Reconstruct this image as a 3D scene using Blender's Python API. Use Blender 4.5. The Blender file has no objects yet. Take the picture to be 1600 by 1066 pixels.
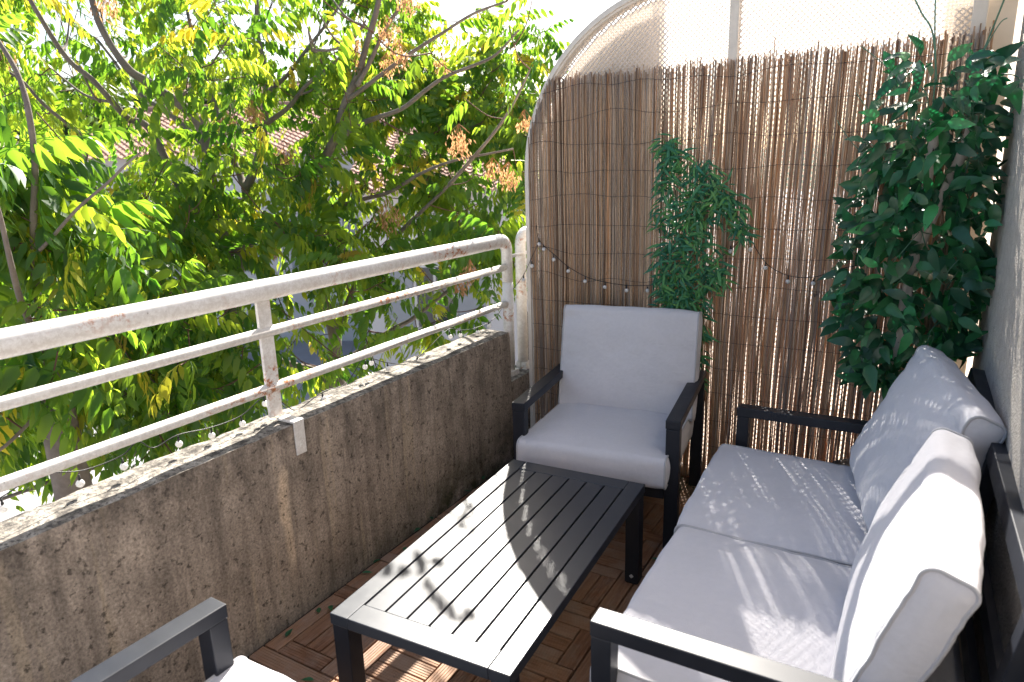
import bpy, bmesh, math, random
import numpy as np
from mathutils import Vector, Matrix, noise
R = math.radians
C = bpy.context.scene.collection
sc = bpy.context.scene

# ------------------------------------------------------------------ camera
CAM = Vector((1.703, 0.0, 1.476))
YAW, PITCH, ROLL = R(-30.686), R(14.411), R(-1.670)
_f = Vector((math.sin(YAW)*math.cos(PITCH), math.cos(YAW)*math.cos(PITCH), -math.sin(PITCH)))
_r = Vector((math.cos(YAW), -math.sin(YAW), 0)); _u = _r.cross(_f)
RT = _r*math.cos(ROLL)+_u*math.sin(ROLL); UP = -_r*math.sin(ROLL)+_u*math.cos(ROLL); FW = _f
cd = bpy.data.cameras.new('camera'); cam = bpy.data.objects.new('camera', cd); C.objects.link(cam)
cam.matrix_world = Matrix(((RT.x,UP.x,-FW.x,CAM.x),(RT.y,UP.y,-FW.y,CAM.y),(RT.z,UP.z,-FW.z,CAM.z),(0,0,0,1)))
cd.sensor_width = 36; cd.lens = 24.0; cd.clip_end = 600; cd.clip_start = 0.02
cd.dof.use_dof = True; cd.dof.focus_distance = 2.7; cd.dof.aperture_fstop = 4.0
sc.camera = cam
# ------------------------------------------------------------------ light
SUN = Vector((-0.497, 1.08, 1.0)).normalized()
elev = math.asin(SUN.z); az = math.atan2(SUN.x, SUN.y)
w = bpy.data.worlds.new('World'); sc.world = w; w.use_nodes = True
nt = w.node_tree; sky = nt.nodes.new('ShaderNodeTexSky'); sky.sky_type = 'NISHITA'; sky.sun_disc = False
sky.sun_elevation = elev; sky.sun_rotation = az; sky.dust_density = 2.0; sky.air_density = 1.0
bgn = nt.nodes['Background']; nt.links.new(sky.outputs[0], bgn.inputs[0]); bgn.inputs[1].default_value = 0.06
sd = bpy.data.lights.new('sun', 'SUN'); sd.energy = 5.0; sd.angle = R(0.53); sd.color = (1, 0.94, 0.85)
so = bpy.data.objects.new('sun', sd); C.objects.link(so)
so.rotation_euler = SUN.to_track_quat('Z', 'Y').to_euler()
sc.view_settings.view_transform = 'Standard'; sc.view_settings.look = 'None'
sc.view_settings.exposure = 2.05; sc.view_settings.gamma = 1.0

# a point of the place seen along a photograph direction (px of 1600x1066) at depth d, or on a plane
def ray(x, y): return RT*((x-800)/1067)+UP*(-(y-533)/1067)+FW
def at(x, y, d): return CAM+ray(x, y)*d
def onp(x, y, ax, v):
    d = ray(x, y); return CAM+d*((v-CAM[ax])/d[ax])
def proj(p):
    c = Vector(p)-CAM; d = c.dot(FW)
    return 800+1067*c.dot(RT)/d, 533-1067*c.dot(UP)/d, d

# ------------------------------------------------------------------ object helpers
def tag(o, label=None, cat=None, group=None, kind=None):
    if label: o['label'] = label
    if cat: o['category'] = cat
    if group: o['group'] = group
    if kind: o['kind'] = kind
    return o
def empty(name, loc=(0,0,0), rz=0.0):
    o = bpy.data.objects.new(name, None); C.objects.link(o); o.location = loc; o.rotation_euler = (0,0,rz)
    o.empty_display_size = 0.05; return o
def link(name, me, parent=None):
    o = bpy.data.objects.new(name, me); C.objects.link(o)
    if parent: o.parent = parent
    return o
def mesh(name, V, F, mat, smooth=False):
    me = bpy.data.meshes.new(name); me.from_pydata([tuple(v) for v in V], [], F)
    me.materials.append(mat)
    if smooth: me.polygons.foreach_set('use_smooth', [True]*len(me.polygons))
    me.update(); return me
def obj(name, V, F, mat, parent=None, smooth=False):
    return link(name, mesh(name, V, F, mat, smooth), parent)
def np_mesh(name, V, F, mat, tone=None, smooth=False):
    """V Nx3 array, F list of arrays (Mx3 / Mx4)"""
    me = bpy.data.meshes.new(name)
    V = np.asarray(V, dtype=np.float32); me.vertices.add(len(V)); me.vertices.foreach_set('co', V.ravel())
    loops = np.concatenate([f.ravel() for f in F]); tot = np.concatenate([np.full(len(f), f.shape[1]) for f in F])
    me.loops.add(len(loops)); me.loops.foreach_set('vertex_index', loops.astype(np.int32))
    me.polygons.add(len(tot)); st = np.concatenate([[0], np.cumsum(tot)[:-1]])
    me.polygons.foreach_set('loop_start', st.astype(np.int32)); me.polygons.foreach_set('loop_total', tot.astype(np.int32))
    if smooth: me.polygons.foreach_set('use_smooth', np.ones(len(tot), dtype=bool))
    if tone is not None:
        a = me.attributes.new('tone', 'FLOAT', 'POINT'); a.data.foreach_set('value', np.asarray(tone, dtype=np.float32))
    me.materials.append(mat); me.update(calc_edges=True); return me
def box(name, a, b, mat, parent=None, bev=0.0, seg=2, M=None):
    bm = bmesh.new(); bmesh.ops.create_cube(bm, size=1)
    a = Vector(a); b = Vector(b); c = (a+b)/2; s = b-a
    for v in bm.verts: v.co = Vector((v.co.x*s.x, v.co.y*s.y, v.co.z*s.z))+c
    if bev:
        bmesh.ops.bevel(bm, geom=list(bm.edges), offset=bev, segments=seg, affect='EDGES', profile=0.5)
    if M is not None: bmesh.ops.transform(bm, matrix=M, verts=bm.verts)
    me = bpy.data.meshes.new(name); bm.to_mesh(me); bm.free(); me.materials.append(mat)
    return link(name, me, parent)
def tube_data(pts, rad, n=8, cap=True):
    pts = [Vector(p) for p in pts]
    if not hasattr(rad, '__len__'): rad = [rad]*len(pts)
    V, F = [], []
    t = (pts[1]-pts[0]).normalized(); ref = Vector((0,0,1)) if abs(t.z) < 0.9 else Vector((1,0,0))
    nrm = t.cross(ref).normalized()
    for i, p in enumerate(pts):
        if i == 0: t = (pts[1]-pts[0])
        elif i == len(pts)-1: t = (pts[-1]-pts[-2])
        else: t = (pts[i+1]-pts[i-1])
        t = t.normalized(); nrm = (nrm-t*nrm.dot(t))
        if nrm.length < 1e-5: nrm = t.orthogonal()
        nrm.normalize(); b = t.cross(nrm)
        for k in range(n):
            a = 2*math.pi*k/n; V.append(p+(nrm*math.cos(a)+b*math.sin(a))*rad[i])
    for i in range(len(pts)-1):
        for k in range(n):
            k2 = (k+1) % n; F.append((i*n+k, i*n+k2, (i+1)*n+k2, (i+1)*n+k))
    if cap:
        F.append(tuple(range(n-1, -1, -1))); F.append(tuple(range((len(pts)-1)*n, len(pts)*n)))
    return V, F
def tube(name, pts, rad, mat, parent=None, n=10):
    V, F = tube_data(pts, rad, n); return obj(name, V, F, mat, parent, True)
class MB:
    def __init__(s): s.V = []; s.F = []; s.T = []
    def add(s, V, F, tone=0.5):
        o = len(s.V); s.V += [tuple(v) for v in V]; s.F += [tuple(i+o for i in f) for f in F]; s.T += [tone]*len(V)
    def box(s, a, b, tone=.5):
        x0,y0,z0 = a; x1,y1,z1 = b
        s.add([(x0,y0,z0),(x1,y0,z0),(x1,y1,z0),(x0,y1,z0),(x0,y0,z1),(x1,y0,z1),(x1,y1,z1),(x0,y1,z1)],
              [(0,3,2,1),(4,5,6,7),(0,1,5,4),(1,2,6,5),(2,3,7,6),(3,0,4,7)], tone)
    def build(s, name, mat, parent=None, smooth=False):
        me = mesh(name, s.V, s.F, mat, smooth)
        a = me.attributes.new('tone', 'FLOAT', 'POINT'); a.data.foreach_set('value', s.T)
        return link(name, me, parent)
def smooth_path(P, n=6):
    """Catmull-Rom through points"""
    P = [Vector(p) for p in P]; Q = []
    for i in range(len(P)-1):
        p0 = P[max(i-1,0)]; p1 = P[i]; p2 = P[i+1]; p3 = P[min(i+2,len(P)-1)]
        for k in range(n):
            t = k/n; Q.append(0.5*((2*p1)+(p2-p0)*t+(2*p0-5*p1+4*p2-p3)*t*t+(-p0+3*p1-3*p2+p3)*t**3))
    Q.append(P[-1]); return Q

# ------------------------------------------------------------------ materials
class Mat:
    def __init__(s, name, rough=.5, spec=.5, **kw):
        s.m = bpy.data.materials.new(name); s.m.use_nodes = True; s.t = s.m.node_tree
        s.b = s.t.nodes['Principled BSDF']; s.b.inputs['Roughness'].default_value = rough
        s.b.inputs['Specular IOR Level'].default_value = spec
        for k, v in kw.items(): s.b.inputs[k.replace('_',' ')].default_value = v
    def n(s, typ, **kw):
        x = s.t.nodes.new('ShaderNode'+typ)
        for k, v in kw.items():
            if hasattr(x, k): setattr(x, k, v)
            else: x.inputs[k].default_value = v
        return x
    def l(s, a, b): s.t.links.new(a, b)
    def pos(s, scale=(1,1,1), obj=True):
        tc = s.n('TexCoord'); mp = s.n('Mapping'); mp.inputs['Scale'].default_value = scale
        s.l(tc.outputs['Object'], mp.inputs[0]); return mp.outputs[0]
    def noise(s, vec, scale, detail=4, rough=.55, dist=0):
        x = s.n('TexNoise'); x.inputs['Scale'].default_value = scale; x.inputs['Detail'].default_value = detail
        x.inputs['Roughness'].default_value = rough; x.inputs['Distortion'].default_value = dist
        s.l(vec, x.inputs['Vector']); return x.outputs[0]
    def ramp(s, fac, stops, interp='LINEAR'):
        x = s.n('ValToRGB'); x.color_ramp.interpolation = interp; e = x.color_ramp.elements
        while len(e) < len(stops): e.new(0.5)
        for k, (p, c) in enumerate(stops):
            e[k].position = p; e[k].color = (c,c,c,1) if not hasattr(c,'__len__') else (*c,1)
        s.l(fac, x.inputs[0]); return x.outputs[0]
    def mix(s, fac, a, b, blend='MIX'):
        x = s.n('Mix'); x.data_type = 'RGBA'; x.blend_type = blend
        for inp, v in ((x.inputs[0], fac), (x.inputs[6], a), (x.inputs[7], b)):
            if hasattr(v, 'links') or hasattr(v, 'is_linked'): s.l(v, inp)
            elif hasattr(v, '__len__'): inp.default_value = (*v, 1)
            else: inp.default_value = v
        return x.outputs[2]
    def math(s, op, a, b=0.0):
        x = s.n('Math'); x.operation = op
        for inp, v in ((x.inputs[0], a), (x.inputs[1], b)):
            if hasattr(v, 'is_linked'): s.l(v, inp)
            else: inp.default_value = v
        return x.outputs[0]
    def col(s, v):
        if hasattr(v, 'is_linked'): s.l(v, s.b.inputs['Base Color'])
        else: s.b.inputs['Base Color'].default_value = (*v, 1)
        return s
    def bump(s, h, strength=.3, dist=.005):
        x = s.n('Bump'); x.inputs['Strength'].default_value = strength; x.inputs['Distance'].default_value = dist
        s.l(h, x.inputs['Height']); s.l(x.outputs[0], s.b.inputs['Normal']); return s
    def rnd(s): return s.n('ObjectInfo').outputs['Random']
    def attr(s, name='tone'):
        x = s.n('Attribute'); x.attribute_name = name; return x.outputs['Fac']
    def translucent(s, colsock, fac):
        tr = s.n('BsdfTranslucent'); mx = s.n('MixShader'); mx.inputs[0].default_value = fac
        if hasattr(colsock, 'is_linked'): s.l(colsock, tr.inputs[0])
        else: tr.inputs[0].default_value = (*colsock, 1)
        out = s.t.nodes['Material Output']
        s.l(s.b.outputs[0], mx.inputs[1]); s.l(tr.outputs[0], mx.inputs[2]); s.l(mx.outputs[0], out.inputs[0]); return s

def m_concrete():
    m = Mat('weathered_concrete', rough=.92, spec=.2)
    p = m.pos()
    big = m.ramp(m.noise(p, 4.5, 7, .72), [(.3, (.29,.24,.195)), (.7, (.52,.43,.35))])
    st = m.noise(m.pos((1, 9, .55)), 2.2, 4, .6, .3)
    c = m.mix(m.ramp(st, [(.34, .55), (.54, 0.0)]), big, (.12,.10,.085))
    st2 = m.noise(m.pos((1, 6.5, .32)), 3.1, 2, .5)
    c = m.mix(m.ramp(st2, [(.60, 0.0), (.66, .75)]), c, (.47,.38,.28))
    # broken dark streak tone running down from the top edge, moss low down towards the screen
    sep = m.n('SeparateXYZ'); m.l(p, sep.inputs[0])
    zt = m.n('MapRange'); m.l(sep.outputs[2], zt.inputs[0]); zt.inputs[1].default_value=.35; zt.inputs[2].default_value=.68
    tn = m.math('MULTIPLY', zt.outputs[0], m.ramp(m.noise(m.pos((1,3,1.6)), 2.5, 6, .7), [(.42, 0.0), (.62, 1.0)]))
    c = m.mix(m.math('MULTIPLY', tn, .8), c, (.07,.06,.052))
    zb = m.n('MapRange'); m.l(sep.outputs[2], zb.inputs[0]); zb.inputs[1].default_value=.28; zb.inputs[2].default_value=.0
    yb = m.n('MapRange'); m.l(sep.outputs[1], yb.inputs[0]); yb.inputs[1].default_value=1.2; yb.inputs[2].default_value=2.3
    ms = m.math('MULTIPLY', m.math('MULTIPLY', zb.outputs[0], yb.outputs[0]), m.ramp(m.noise(p, 7, 5, .7), [(.35, 0.0), (.6, 1.0)]))
    c = m.mix(ms, c, (.05,.052,.02))
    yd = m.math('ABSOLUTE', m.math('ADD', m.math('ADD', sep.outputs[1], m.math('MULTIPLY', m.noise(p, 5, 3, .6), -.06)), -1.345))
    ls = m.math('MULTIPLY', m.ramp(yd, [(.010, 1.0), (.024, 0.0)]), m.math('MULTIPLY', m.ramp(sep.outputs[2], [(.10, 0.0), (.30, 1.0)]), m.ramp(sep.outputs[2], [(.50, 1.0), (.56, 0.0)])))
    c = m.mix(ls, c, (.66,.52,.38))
    c = m.mix(m.ramp(m.noise(m.pos((1,1,.6)), 9, 7, .75), [(.38, .34), (.58, 0.0)]), c, (.085,.07,.058))
    sp = m.ramp(m.noise(p, 38, 3, .7), [(.34, 1.0), (.43, 0.0)])
    c = m.mix(m.math('MULTIPLY', sp, .75), c, (.05,.043,.036))
    sp2 = m.ramp(m.noise(p, 120, 2, .7), [(.3, .5), (.7, 1.35)])
    c = m.mix(.75, c, sp2, 'MULTIPLY')
    # the flat top is bleached, with black lichen speckle
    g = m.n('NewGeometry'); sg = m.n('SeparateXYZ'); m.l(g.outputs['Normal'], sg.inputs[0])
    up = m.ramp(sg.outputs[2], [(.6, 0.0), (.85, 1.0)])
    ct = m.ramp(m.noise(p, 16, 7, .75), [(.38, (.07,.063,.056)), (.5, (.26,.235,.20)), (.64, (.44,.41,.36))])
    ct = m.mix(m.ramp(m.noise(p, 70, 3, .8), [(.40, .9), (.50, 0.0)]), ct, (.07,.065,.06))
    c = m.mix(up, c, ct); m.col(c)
    h = m.mix(.5, m.noise(p, 55, 6, .75), m.ramp(m.noise(p, 24, 3, .6), [(.28, 0.0), (.38, 1.0)]))
    m.bump(h, .9, .006); return m.m
def m_rail():
    m = Mat('white_rail_paint', rough=.42, spec=.5); p = m.pos()
    c = m.ramp(m.noise(p, 9, 6, .65), [(.3, (.70,.67,.63)), (.6, (.80,.78,.75))])
    g = m.n('NewGeometry'); sg = m.n('SeparateXYZ'); m.l(g.outputs['Normal'], sg.inputs[0])
    lo = m.ramp(sg.outputs[2], [(.35, 1.0), (.75, 0.0)])   # grime film gathers where the rain never washes
    fk = m.ramp(m.noise(p, 60, 6, .8), [(.44, 1.0), (.58, 0.0)])
    c = m.mix(m.math('MULTIPLY', m.math('MULTIPLY', lo, fk), .28), c, (.33,.27,.21))
    rs = m.math('MULTIPLY', m.ramp(m.noise(m.pos((1,.6,1)), 5, 4, .6), [(.50, 0.0), (.62, 1.0)]), m.ramp(m.noise(p, 45, 5, .75), [(.5, 0.0), (.6, 1.0)]))
    c = m.mix(rs, c, (.42,.15,.05))
    pk = m.ramp(m.noise(p, 95, 3, .7), [(.27, 1.0), (.32, 0.0)])
    c = m.mix(m.math('MULTIPLY', pk, .7), c, (.15,.12,.09)); m.col(c)
    m.bump(m.noise(p, 60, 4, .6), .15, .001); return m.m
def m_metal():
    m = Mat('slate_powder_coat', rough=.42, spec=.32); p = m.pos()
    c = m.ramp(m.noise(p, 14, 5, .6), [(.3, (.009,.011,.017)), (.7, (.014,.017,.025))])
    m.col(c); r = m.ramp(m.noise(p, 6, 5, .7), [(.3, .38), (.7, .52)]); m.l(r, m.b.inputs['Roughness'])
    return m.m
def m_tabletop():
    m = Mat('slate_table_coat', rough=.40, spec=.48); p = m.pos()
    c = m.ramp(m.noise(p, 5, 6, .65), [(.3, (.014,.019,.028)), (.7, (.022,.027,.037))])
    m.col(c); r = m.ramp(m.noise(p, 4, 6, .7), [(.3, .34), (.7, .44)]); m.l(r, m.b.inputs['Roughness'])
    return m.m
def m_fabric(name='grey_canvas', c0=(.60,.59,.625), c1=(.69,.675,.71)):
    m = Mat(name, rough=.9, spec=.15); p = m.pos()
    m.b.inputs['Sheen Weight'].default_value = .25
    c = m.mix(.35, m.ramp(m.noise(p, 2.6, 4, .6), [(.3, c0), (.7, c1)]), m.ramp(m.noise(p, 60, 5, .7), [(.35, c0), (.65, c1)]))
    m.col(c)
    wv = m.n('TexWave'); wv.inputs['Scale'].default_value = 260; m.l(p, wv.inputs['Vector'])
    h = m.mix(.10, m.mix(.35, m.noise(p, 9, 3, .5, .8), m.noise(p, 26, 4, .6, 1.6)), wv.outputs[1])
    m.bump(h, .60, .012); return m.m
def m_deck():
    m = Mat('deck_timber', rough=.72, spec=.3); rn = m.rnd(); p = m.pos()
    ofs = m.n('VectorMath'); ofs.operation = 'ADD'; m.l(p, ofs.inputs[0])
    cb = m.n('CombineXYZ'); m.l(m.math('MULTIPLY', rn, 37.0), cb.inputs[0]); m.l(m.math('MULTIPLY', rn, 91.0), cb.inputs[1]); m.l(cb.outputs[0], ofs.inputs[1])
    mp = m.n('Mapping'); mp.inputs['Scale'].default_value = (1.2, 14, 14); m.l(ofs.outputs[0], mp.inputs[0])
    gr = m.noise(mp.outputs[0], 6, 6, .65, .4)
    a = m.ramp(rn, [(0,(.16,.075,.038)), (.35,(.22,.115,.062)), (.7,(.28,.16,.095)), (1,(.17,.088,.05))])
    b = m.ramp(rn, [(0,(.29,.15,.085)), (.5,(.35,.20,.12)), (1,(.31,.165,.095))])
    c = m.mix(m.ramp(gr, [(.38, 0.0), (.66, 1.0)]), a, b)
    dr = m.ramp(m.noise(ofs.outputs[0], 5, 5, .7), [(.45, 0.0), (.7, .5)])
    c = m.mix(dr, c, (.36,.31,.26)); m.col(c)
    m.bump(gr, .5, .002); return m.m
def m_reed():
    m = Mat('dried_reed', rough=.55, spec=.35); t = m.attr(); p = m.pos((1,1,1))
    c = m.ramp(t, [(0,(.16,.10,.065)), (.15,(.42,.27,.17)), (.4,(.62,.43,.28)), (.55,(.30,.24,.20)), (.68,(.50,.42,.36)), (.84,(.72,.56,.40)), (1,(.56,.28,.13))])
    nd = m.ramp(m.noise(m.pos((30,30,1.5)), 4, 4, .7), [(.35, .6), (.65, 1.15)])
    c = m.mix(.8, c, nd, 'MULTIPLY')
    dk = m.ramp(m.noise(m.pos((60,60,12)), 3, 3, .7), [(.33, .55), (.43, 0.0)])
    c = m.mix(dk, c, (.06,.04,.03)); m.col(c)
    m.translucent((.72,.40,.17), .22); return m.m
def m_plain(name, c, rough=.6, spec=.4, var=.0, scale=8, bump=0):
    m = Mat(name, rough=rough, spec=spec)
    if var:
        c2 = tuple(x*(1-var) for x in c); m.col(m.ramp(m.noise(m.pos(), scale, 5, .65), [(.3, c2), (.7, c)]))
    else: m.col(c)
    if bump: m.bump(m.noise(m.pos(), scale*8, 5, .7), bump, .004)
    return m.m
def m_leaf(name, stops, trans, tf=.5, rough=.45, spec=.45, vein=True):
    m = Mat(name, rough=rough, spec=spec)
    t = m.math('FRACT', m.math('ADD', m.attr(), m.rnd()))
    c = m.ramp(t, stops)
    if vein: c = m.mix(.35, c, m.ramp(m.noise(m.pos(), 45, 3, .6), [(.3, .6), (.7, 1.3)]), 'MULTIPLY')
    m.col(c); tc = m.ramp(t, trans); m.translucent(tc, tf); return m.m
def m_stucco():
    m = Mat('rough_stucco', rough=.95, spec=.15); p = m.pos()
    c = m.ramp(m.noise(p, 40, 5, .7), [(.3, (.40,.36,.32)), (.7, (.56,.52,.47))]); m.col(c)
    v = m.n('TexVoronoi'); v.inputs['Scale'].default_value = 150; m.l(p, v.inputs['Vector'])
    m.bump(m.mix(.5, v.outputs[0], m.noise(p, 90, 5, .7)), 1.0, .006); return m.m
CONC = m_concrete(); RAIL = m_rail(); METAL = m_metal(); TOP = m_tabletop(); FAB = m_fabric()
DECK = m_deck(); REED = m_reed(); STUCCO = m_stucco()
PIPING = m_fabric('piping_canvas', (.44,.435,.46), (.50,.50,.52))
CREAM = m_plain('cream_render', (.74,.67,.58), .9, .2, .12, 6, .3)
PLASTIC = m_plain('cream_plastic', (.72,.66,.59), .45, .4, .14, 20, .1)
WIRE = m_plain('dark_wire', (.03,.028,.03), .5, .4)
CABLE = m_plain('black_cable', (.012,.012,.013), .5, .5)
BULB = Mat('frosted_bulb', rough=.35, spec=.5).col((.82,.81,.80)).translucent((.85,.84,.82), .35).m
UNDER = m_plain('deck_underlay', (.02,.018,.016), .9, .2)
BARK = m_plain('grey_brown_bark', (.26,.215,.18), .9, .2, .45, 12, .6)
TWIG = m_plain('reddish_twig', (.16,.085,.06), .8, .3, .3, 20)
SEED = m_leaf('dry_seed_cluster', [(0,(.38,.20,.10)),(1,(.55,.33,.18))], [(0,(.60,.32,.14)),(1,(.75,.45,.22))], .45, .8, .2)
LATT = Mat('lattice_plastic', rough=.5, spec=.3).col((.80,.76,.72)).translucent((.85,.80,.76), .5).m
LEAF = m_leaf('tree_leaf', [(0,(.024,.075,.022)),(.5,(.038,.105,.026)),(.92,(.060,.135,.028)),(.97,(.30,.30,.03)),(1,(.26,.20,.04))],
              [(0,(.14,.34,.02)),(.35,(.28,.50,.03)),(.7,(.44,.62,.035)),(.94,(.58,.68,.04)),(.98,(.85,.74,.05)),(1,(.75,.58,.06))], .54)
FAKE = m_leaf('plastic_ficus_leaf', [(0,(.015,.066,.036)),(.3,(.020,.085,.045)),(.6,(.030,.12,.045)),(.82,(.036,.15,.052)),(.9,(.05,.29,.08)),(1,(.024,.10,.078))],
              [(0,(.01,.20,.08)),(1,(.03,.45,.13))], .2, .36, .55)
BAMB = m_leaf('plastic_bamboo_leaf', [(0,(.018,.10,.060)),(.35,(.045,.19,.09)),(.7,(.11,.28,.07)),(1,(.03,.17,.12))],
              [(0,(.02,.22,.09)),(1,(.05,.35,.10))], .2, .45, .4)
GTWIG = m_plain('green_plastic_twig', (.10,.22,.15), .5, .4, .3, 30)

# ================================================================== SETTING
g = box('ground', (-420,-300,-3.6), (420,420,-3.5), m_plain('pale_paving', (.36,.35,.36), .9, .2, .25, .6), None); tag(g, kind='structure')
hill_V, hill_F = [], []
nx = 60
for i in range(nx+1):
    x = -190+380*i/nx; hh = 6+9*noise.noise(Vector((x*.012, 3.1, 0)))+3*noise.noise(Vector((x*.05, 1, 0)))
    hill_V += [(x,120,-3.5), (x,150,hh*.6), (x,185,hh)]
for i in range(nx):
    for k in range(2): a = i*3+k; hill_F.append((a, a+3, a+4, a+1))
h = obj('hill', hill_V, hill_F, m_plain('hazy_hill', (.10,.13,.09), .9, .1, .3, .1), None, True); tag(h, kind='structure')

# balcony floor: a dark slab with parquet deck planks clipped on
fl = box('balcony_floor', (-0.05,-1.6,-.20), (1.94,3.06,-.018), UNDER); tag(fl, kind='structure')
rng = random.Random(4)
plank_meshes = {}
def plank_mesh(L, grooves=5):
    if L in plank_meshes: return plank_meshes[L]
    W = .0565; bm_V = []; prof = []
    y = -W/2; gN = 6; step = W/gN
    prof.append((-W/2, -.014)); prof.append((-W/2, -.0015)); prof.append((-W/2+.0015, 0))
    for k in range(1, gN):
        yc = -W/2+k*step; prof += [(yc-.0014, 0), (yc, -.0016), (yc+.0014, 0)]
    prof += [(W/2-.0015, 0), (W/2, -.0015), (W/2, -.014)]
    V = []; F = []
    n = len(prof)
    for x in (-L/2+.0018, L/2-.0018):
        for (a, z) in prof: V.append((x, a, z))
    for i in range(n-1): F.append((i+1, i, n+i, n+i+1))
    F.append(tuple(range(n))); F.append(tuple(range(2*n-1, n-1, -1)))
    me = mesh('plank', V, F, DECK); plank_meshes[L] = me; return me
def plank(x, y, L, along_y):
    o = link('plank', plank_mesh(L), fl)
    o.location = (x+rng.uniform(-.0006,.0006), y+rng.uniform(-.0006,.0006), rng.uniform(-.0012,.0006))
    o.rotation_euler = (rng.gauss(0,.004), 0, (math.pi/2 if along_y else 0)+rng.gauss(0,.004))
P = .31; S = .0617
for ix in range(0, 6):
    for iy in range(-1, 6):
        x0 = .021+ix*P; y0 = 1.206+iy*P
        cx, cy = x0+P/2, y0+P/2; typ = (ix+iy) % 2
        for q in (-2, 2):    # long boards
            if typ == 0: plank(cx+q*S, cy, .3065, True)
            else: plank(cx, cy+q*S, .3065, False)
        for q in (-2, 2):    # short boards across the ends
            if typ == 0: plank(cx, cy+q*S, .1835, False)
            else: plank(cx+q*S, cy, .1835, True)
        for q in (-1, 0, 1):
            if typ == 0: plank(cx+q*S, cy, .1835, True)
            else: plank(cx, cy+q*S, .1835, False)

# ================================================================== PARAPET
def rough_block(name, x0, x1, y0, y1, z0, z1, mat, step=.035, amp=.004, seed=0):
    """closed block with worn faces and chipped upper edges"""
    nx = max(2, int((x1-x0)/step)); ny = max(2, int((y1-y0)/step)); nz = max(2, int((z1-z0)/step))
    bm = bmesh.new(); idx = {}
    def vert(i, j, k):
        if (i,j,k) in idx: return idx[(i,j,k)]
        p = Vector((x0+(x1-x0)*i/nx, y0+(y1-y0)*j/ny, z0+(z1-z0)*k/nz))
        n = Vector(((-1 if i == 0 else 1 if i == nx else 0), (-1 if j == 0 else 1 if j == ny else 0), (-1 if k == 0 else 1 if k == nz else 0)))
        d = noise.fractal(p*7+Vector((seed,0,0)), 1.0, 2.0, 4)*amp
        if k == nz and (i in (0, nx) or j in (0, ny)):
            d -= .0035+max(0, noise.noise(p*16+Vector((seed,5,0))))*.010
        v = bm.verts.new(p+(n.normalized() if n.length else n)*d); idx[(i,j,k)] = v; return v
    for j in range(ny):
        for k in range(nz):
            bm.faces.new((vert(0,j,k), vert(0,j,k+1), vert(0,j+1,k+1), vert(0,j+1,k)))
            bm.faces.new((vert(nx,j,k), vert(nx,j+1,k), vert(nx,j+1,k+1), vert(nx,j,k+1)))
    for i in range(nx):
        for j in range(ny):
            bm.faces.new((vert(i,j,nz), vert(i+1,j,nz), vert(i+1,j+1,nz), vert(i,j+1,nz)))
            bm.faces.new((vert(i,j,0), vert(i,j+1,0), vert(i+1,j+1,0), vert(i+1,j,0)))
        for k in range(nz):
            bm.faces.new((vert(i,0,k), vert(i+1,0,k), vert(i+1,0,k+1), vert(i,0,k+1)))
            bm.faces.new((vert(i,ny,k), vert(i,ny,k+1), vert(i+1,ny,k+1), vert(i+1,ny,k)))
    me = bpy.data.meshes.new(name); bm.to_mesh(me); bm.free(); me.materials.append(mat)
    me.polygons.foreach_set('use_smooth', [True]*len(me.polygons))
    try: me.set_sharp_from_angle(angle=R(50))
    except Exception: pass
    return link(name, me)
pw = rough_block('parapet_wall', -.16, 0, -1.5, 2.85, -.35, .672, CONC, .03)
tag(pw, 'long weathered concrete parapet with dark streaks and sunlit top along the left of the deck', 'wall')
pn = rough_block('parapet_wall', -.16, 0, 3.235, 6.5, -.35, .672, CONC, .05, seed=3)
tag(pn, 'neighbouring concrete parapet continuing behind the reed screen past the two end posts', 'wall')
pf = rough_block('concrete_footing', -.15, -.012, 2.853, 3.232, -.35, .40, CONC, .04, seed=7)
tag(pf, 'low mossy concrete block filling the gap under the two white end posts', 'wall')

# ================================================================== RAILINGS
rl = empty('railing', (-.08, 1.0, .672))
tag(rl, 'white tubular balcony railing with rust spots fixed on top of the near parapet', 'railing')
def loc(p, o): return Vector(p)-o.location
RX = -.08; HZ = 1.113
pts = [(RX,-1.5,HZ)] + [(RX, y, HZ) for y in (-.5,0,.5,1,1.5,2,2.5)]
cy0 = 2.915
for k in range(0, 10): a = math.pi/2*k/9; pts.append((RX, cy0+.062*math.sin(a), HZ-.062*(1-math.cos(a))))
hr = tube('handrail', [loc(p, rl) for p in pts]+[loc((RX,2.977,.90),rl)], [.0345]*8+[.0345-.0065*k/9 for k in range(10)]+[.0278], RAIL, rl, 20)
tube('end_post', [loc((RX,2.977,.898),rl), loc((RX,2.977,.40),rl)], .0275, RAIL, rl, 20)
tube('middle_rail', [loc((RX,-1.5,.976),rl), loc((RX,2.96,.976),rl)], .0168, RAIL, rl, 14)
tube('lower_rail', [loc((RX,-1.5,.788),rl), loc((RX,2.96,.788),rl)], .0168, RAIL, rl, 14)
for y in (1.445, -.1):
    up_ = box('upright', loc((RX-.006, y-.026, .690), rl), loc((RX+.006, y+.026, HZ-.02), rl), RAIL, rl, .002)
    br = box('bracket', loc((RX+.008, y-.006, .676), rl), loc((.006, y+.036, .684), rl), RAIL, rl, .0015)
    box('fixing_plate', loc((.004, y-.006, .565), rl), loc((.011, y+.036, .6835), rl), RAIL, rl, .0015)
    V, F = tube_data([loc((.011, y+.015, .595), rl), loc((.015, y+.015, .595), rl)], .006, 6); obj('screw', V, F, RAIL, rl)
ep = box('fixing_plate', loc((-.11, 2.945, .335), rl), loc((-.048, 3.02, .43), rl), RAIL, rl, .003)
r2 = empty('railing', (-.08, 3.13, .40)); tag(r2, 'white end post of the neighbouring railing looping behind the reed screen', 'railing')
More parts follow.
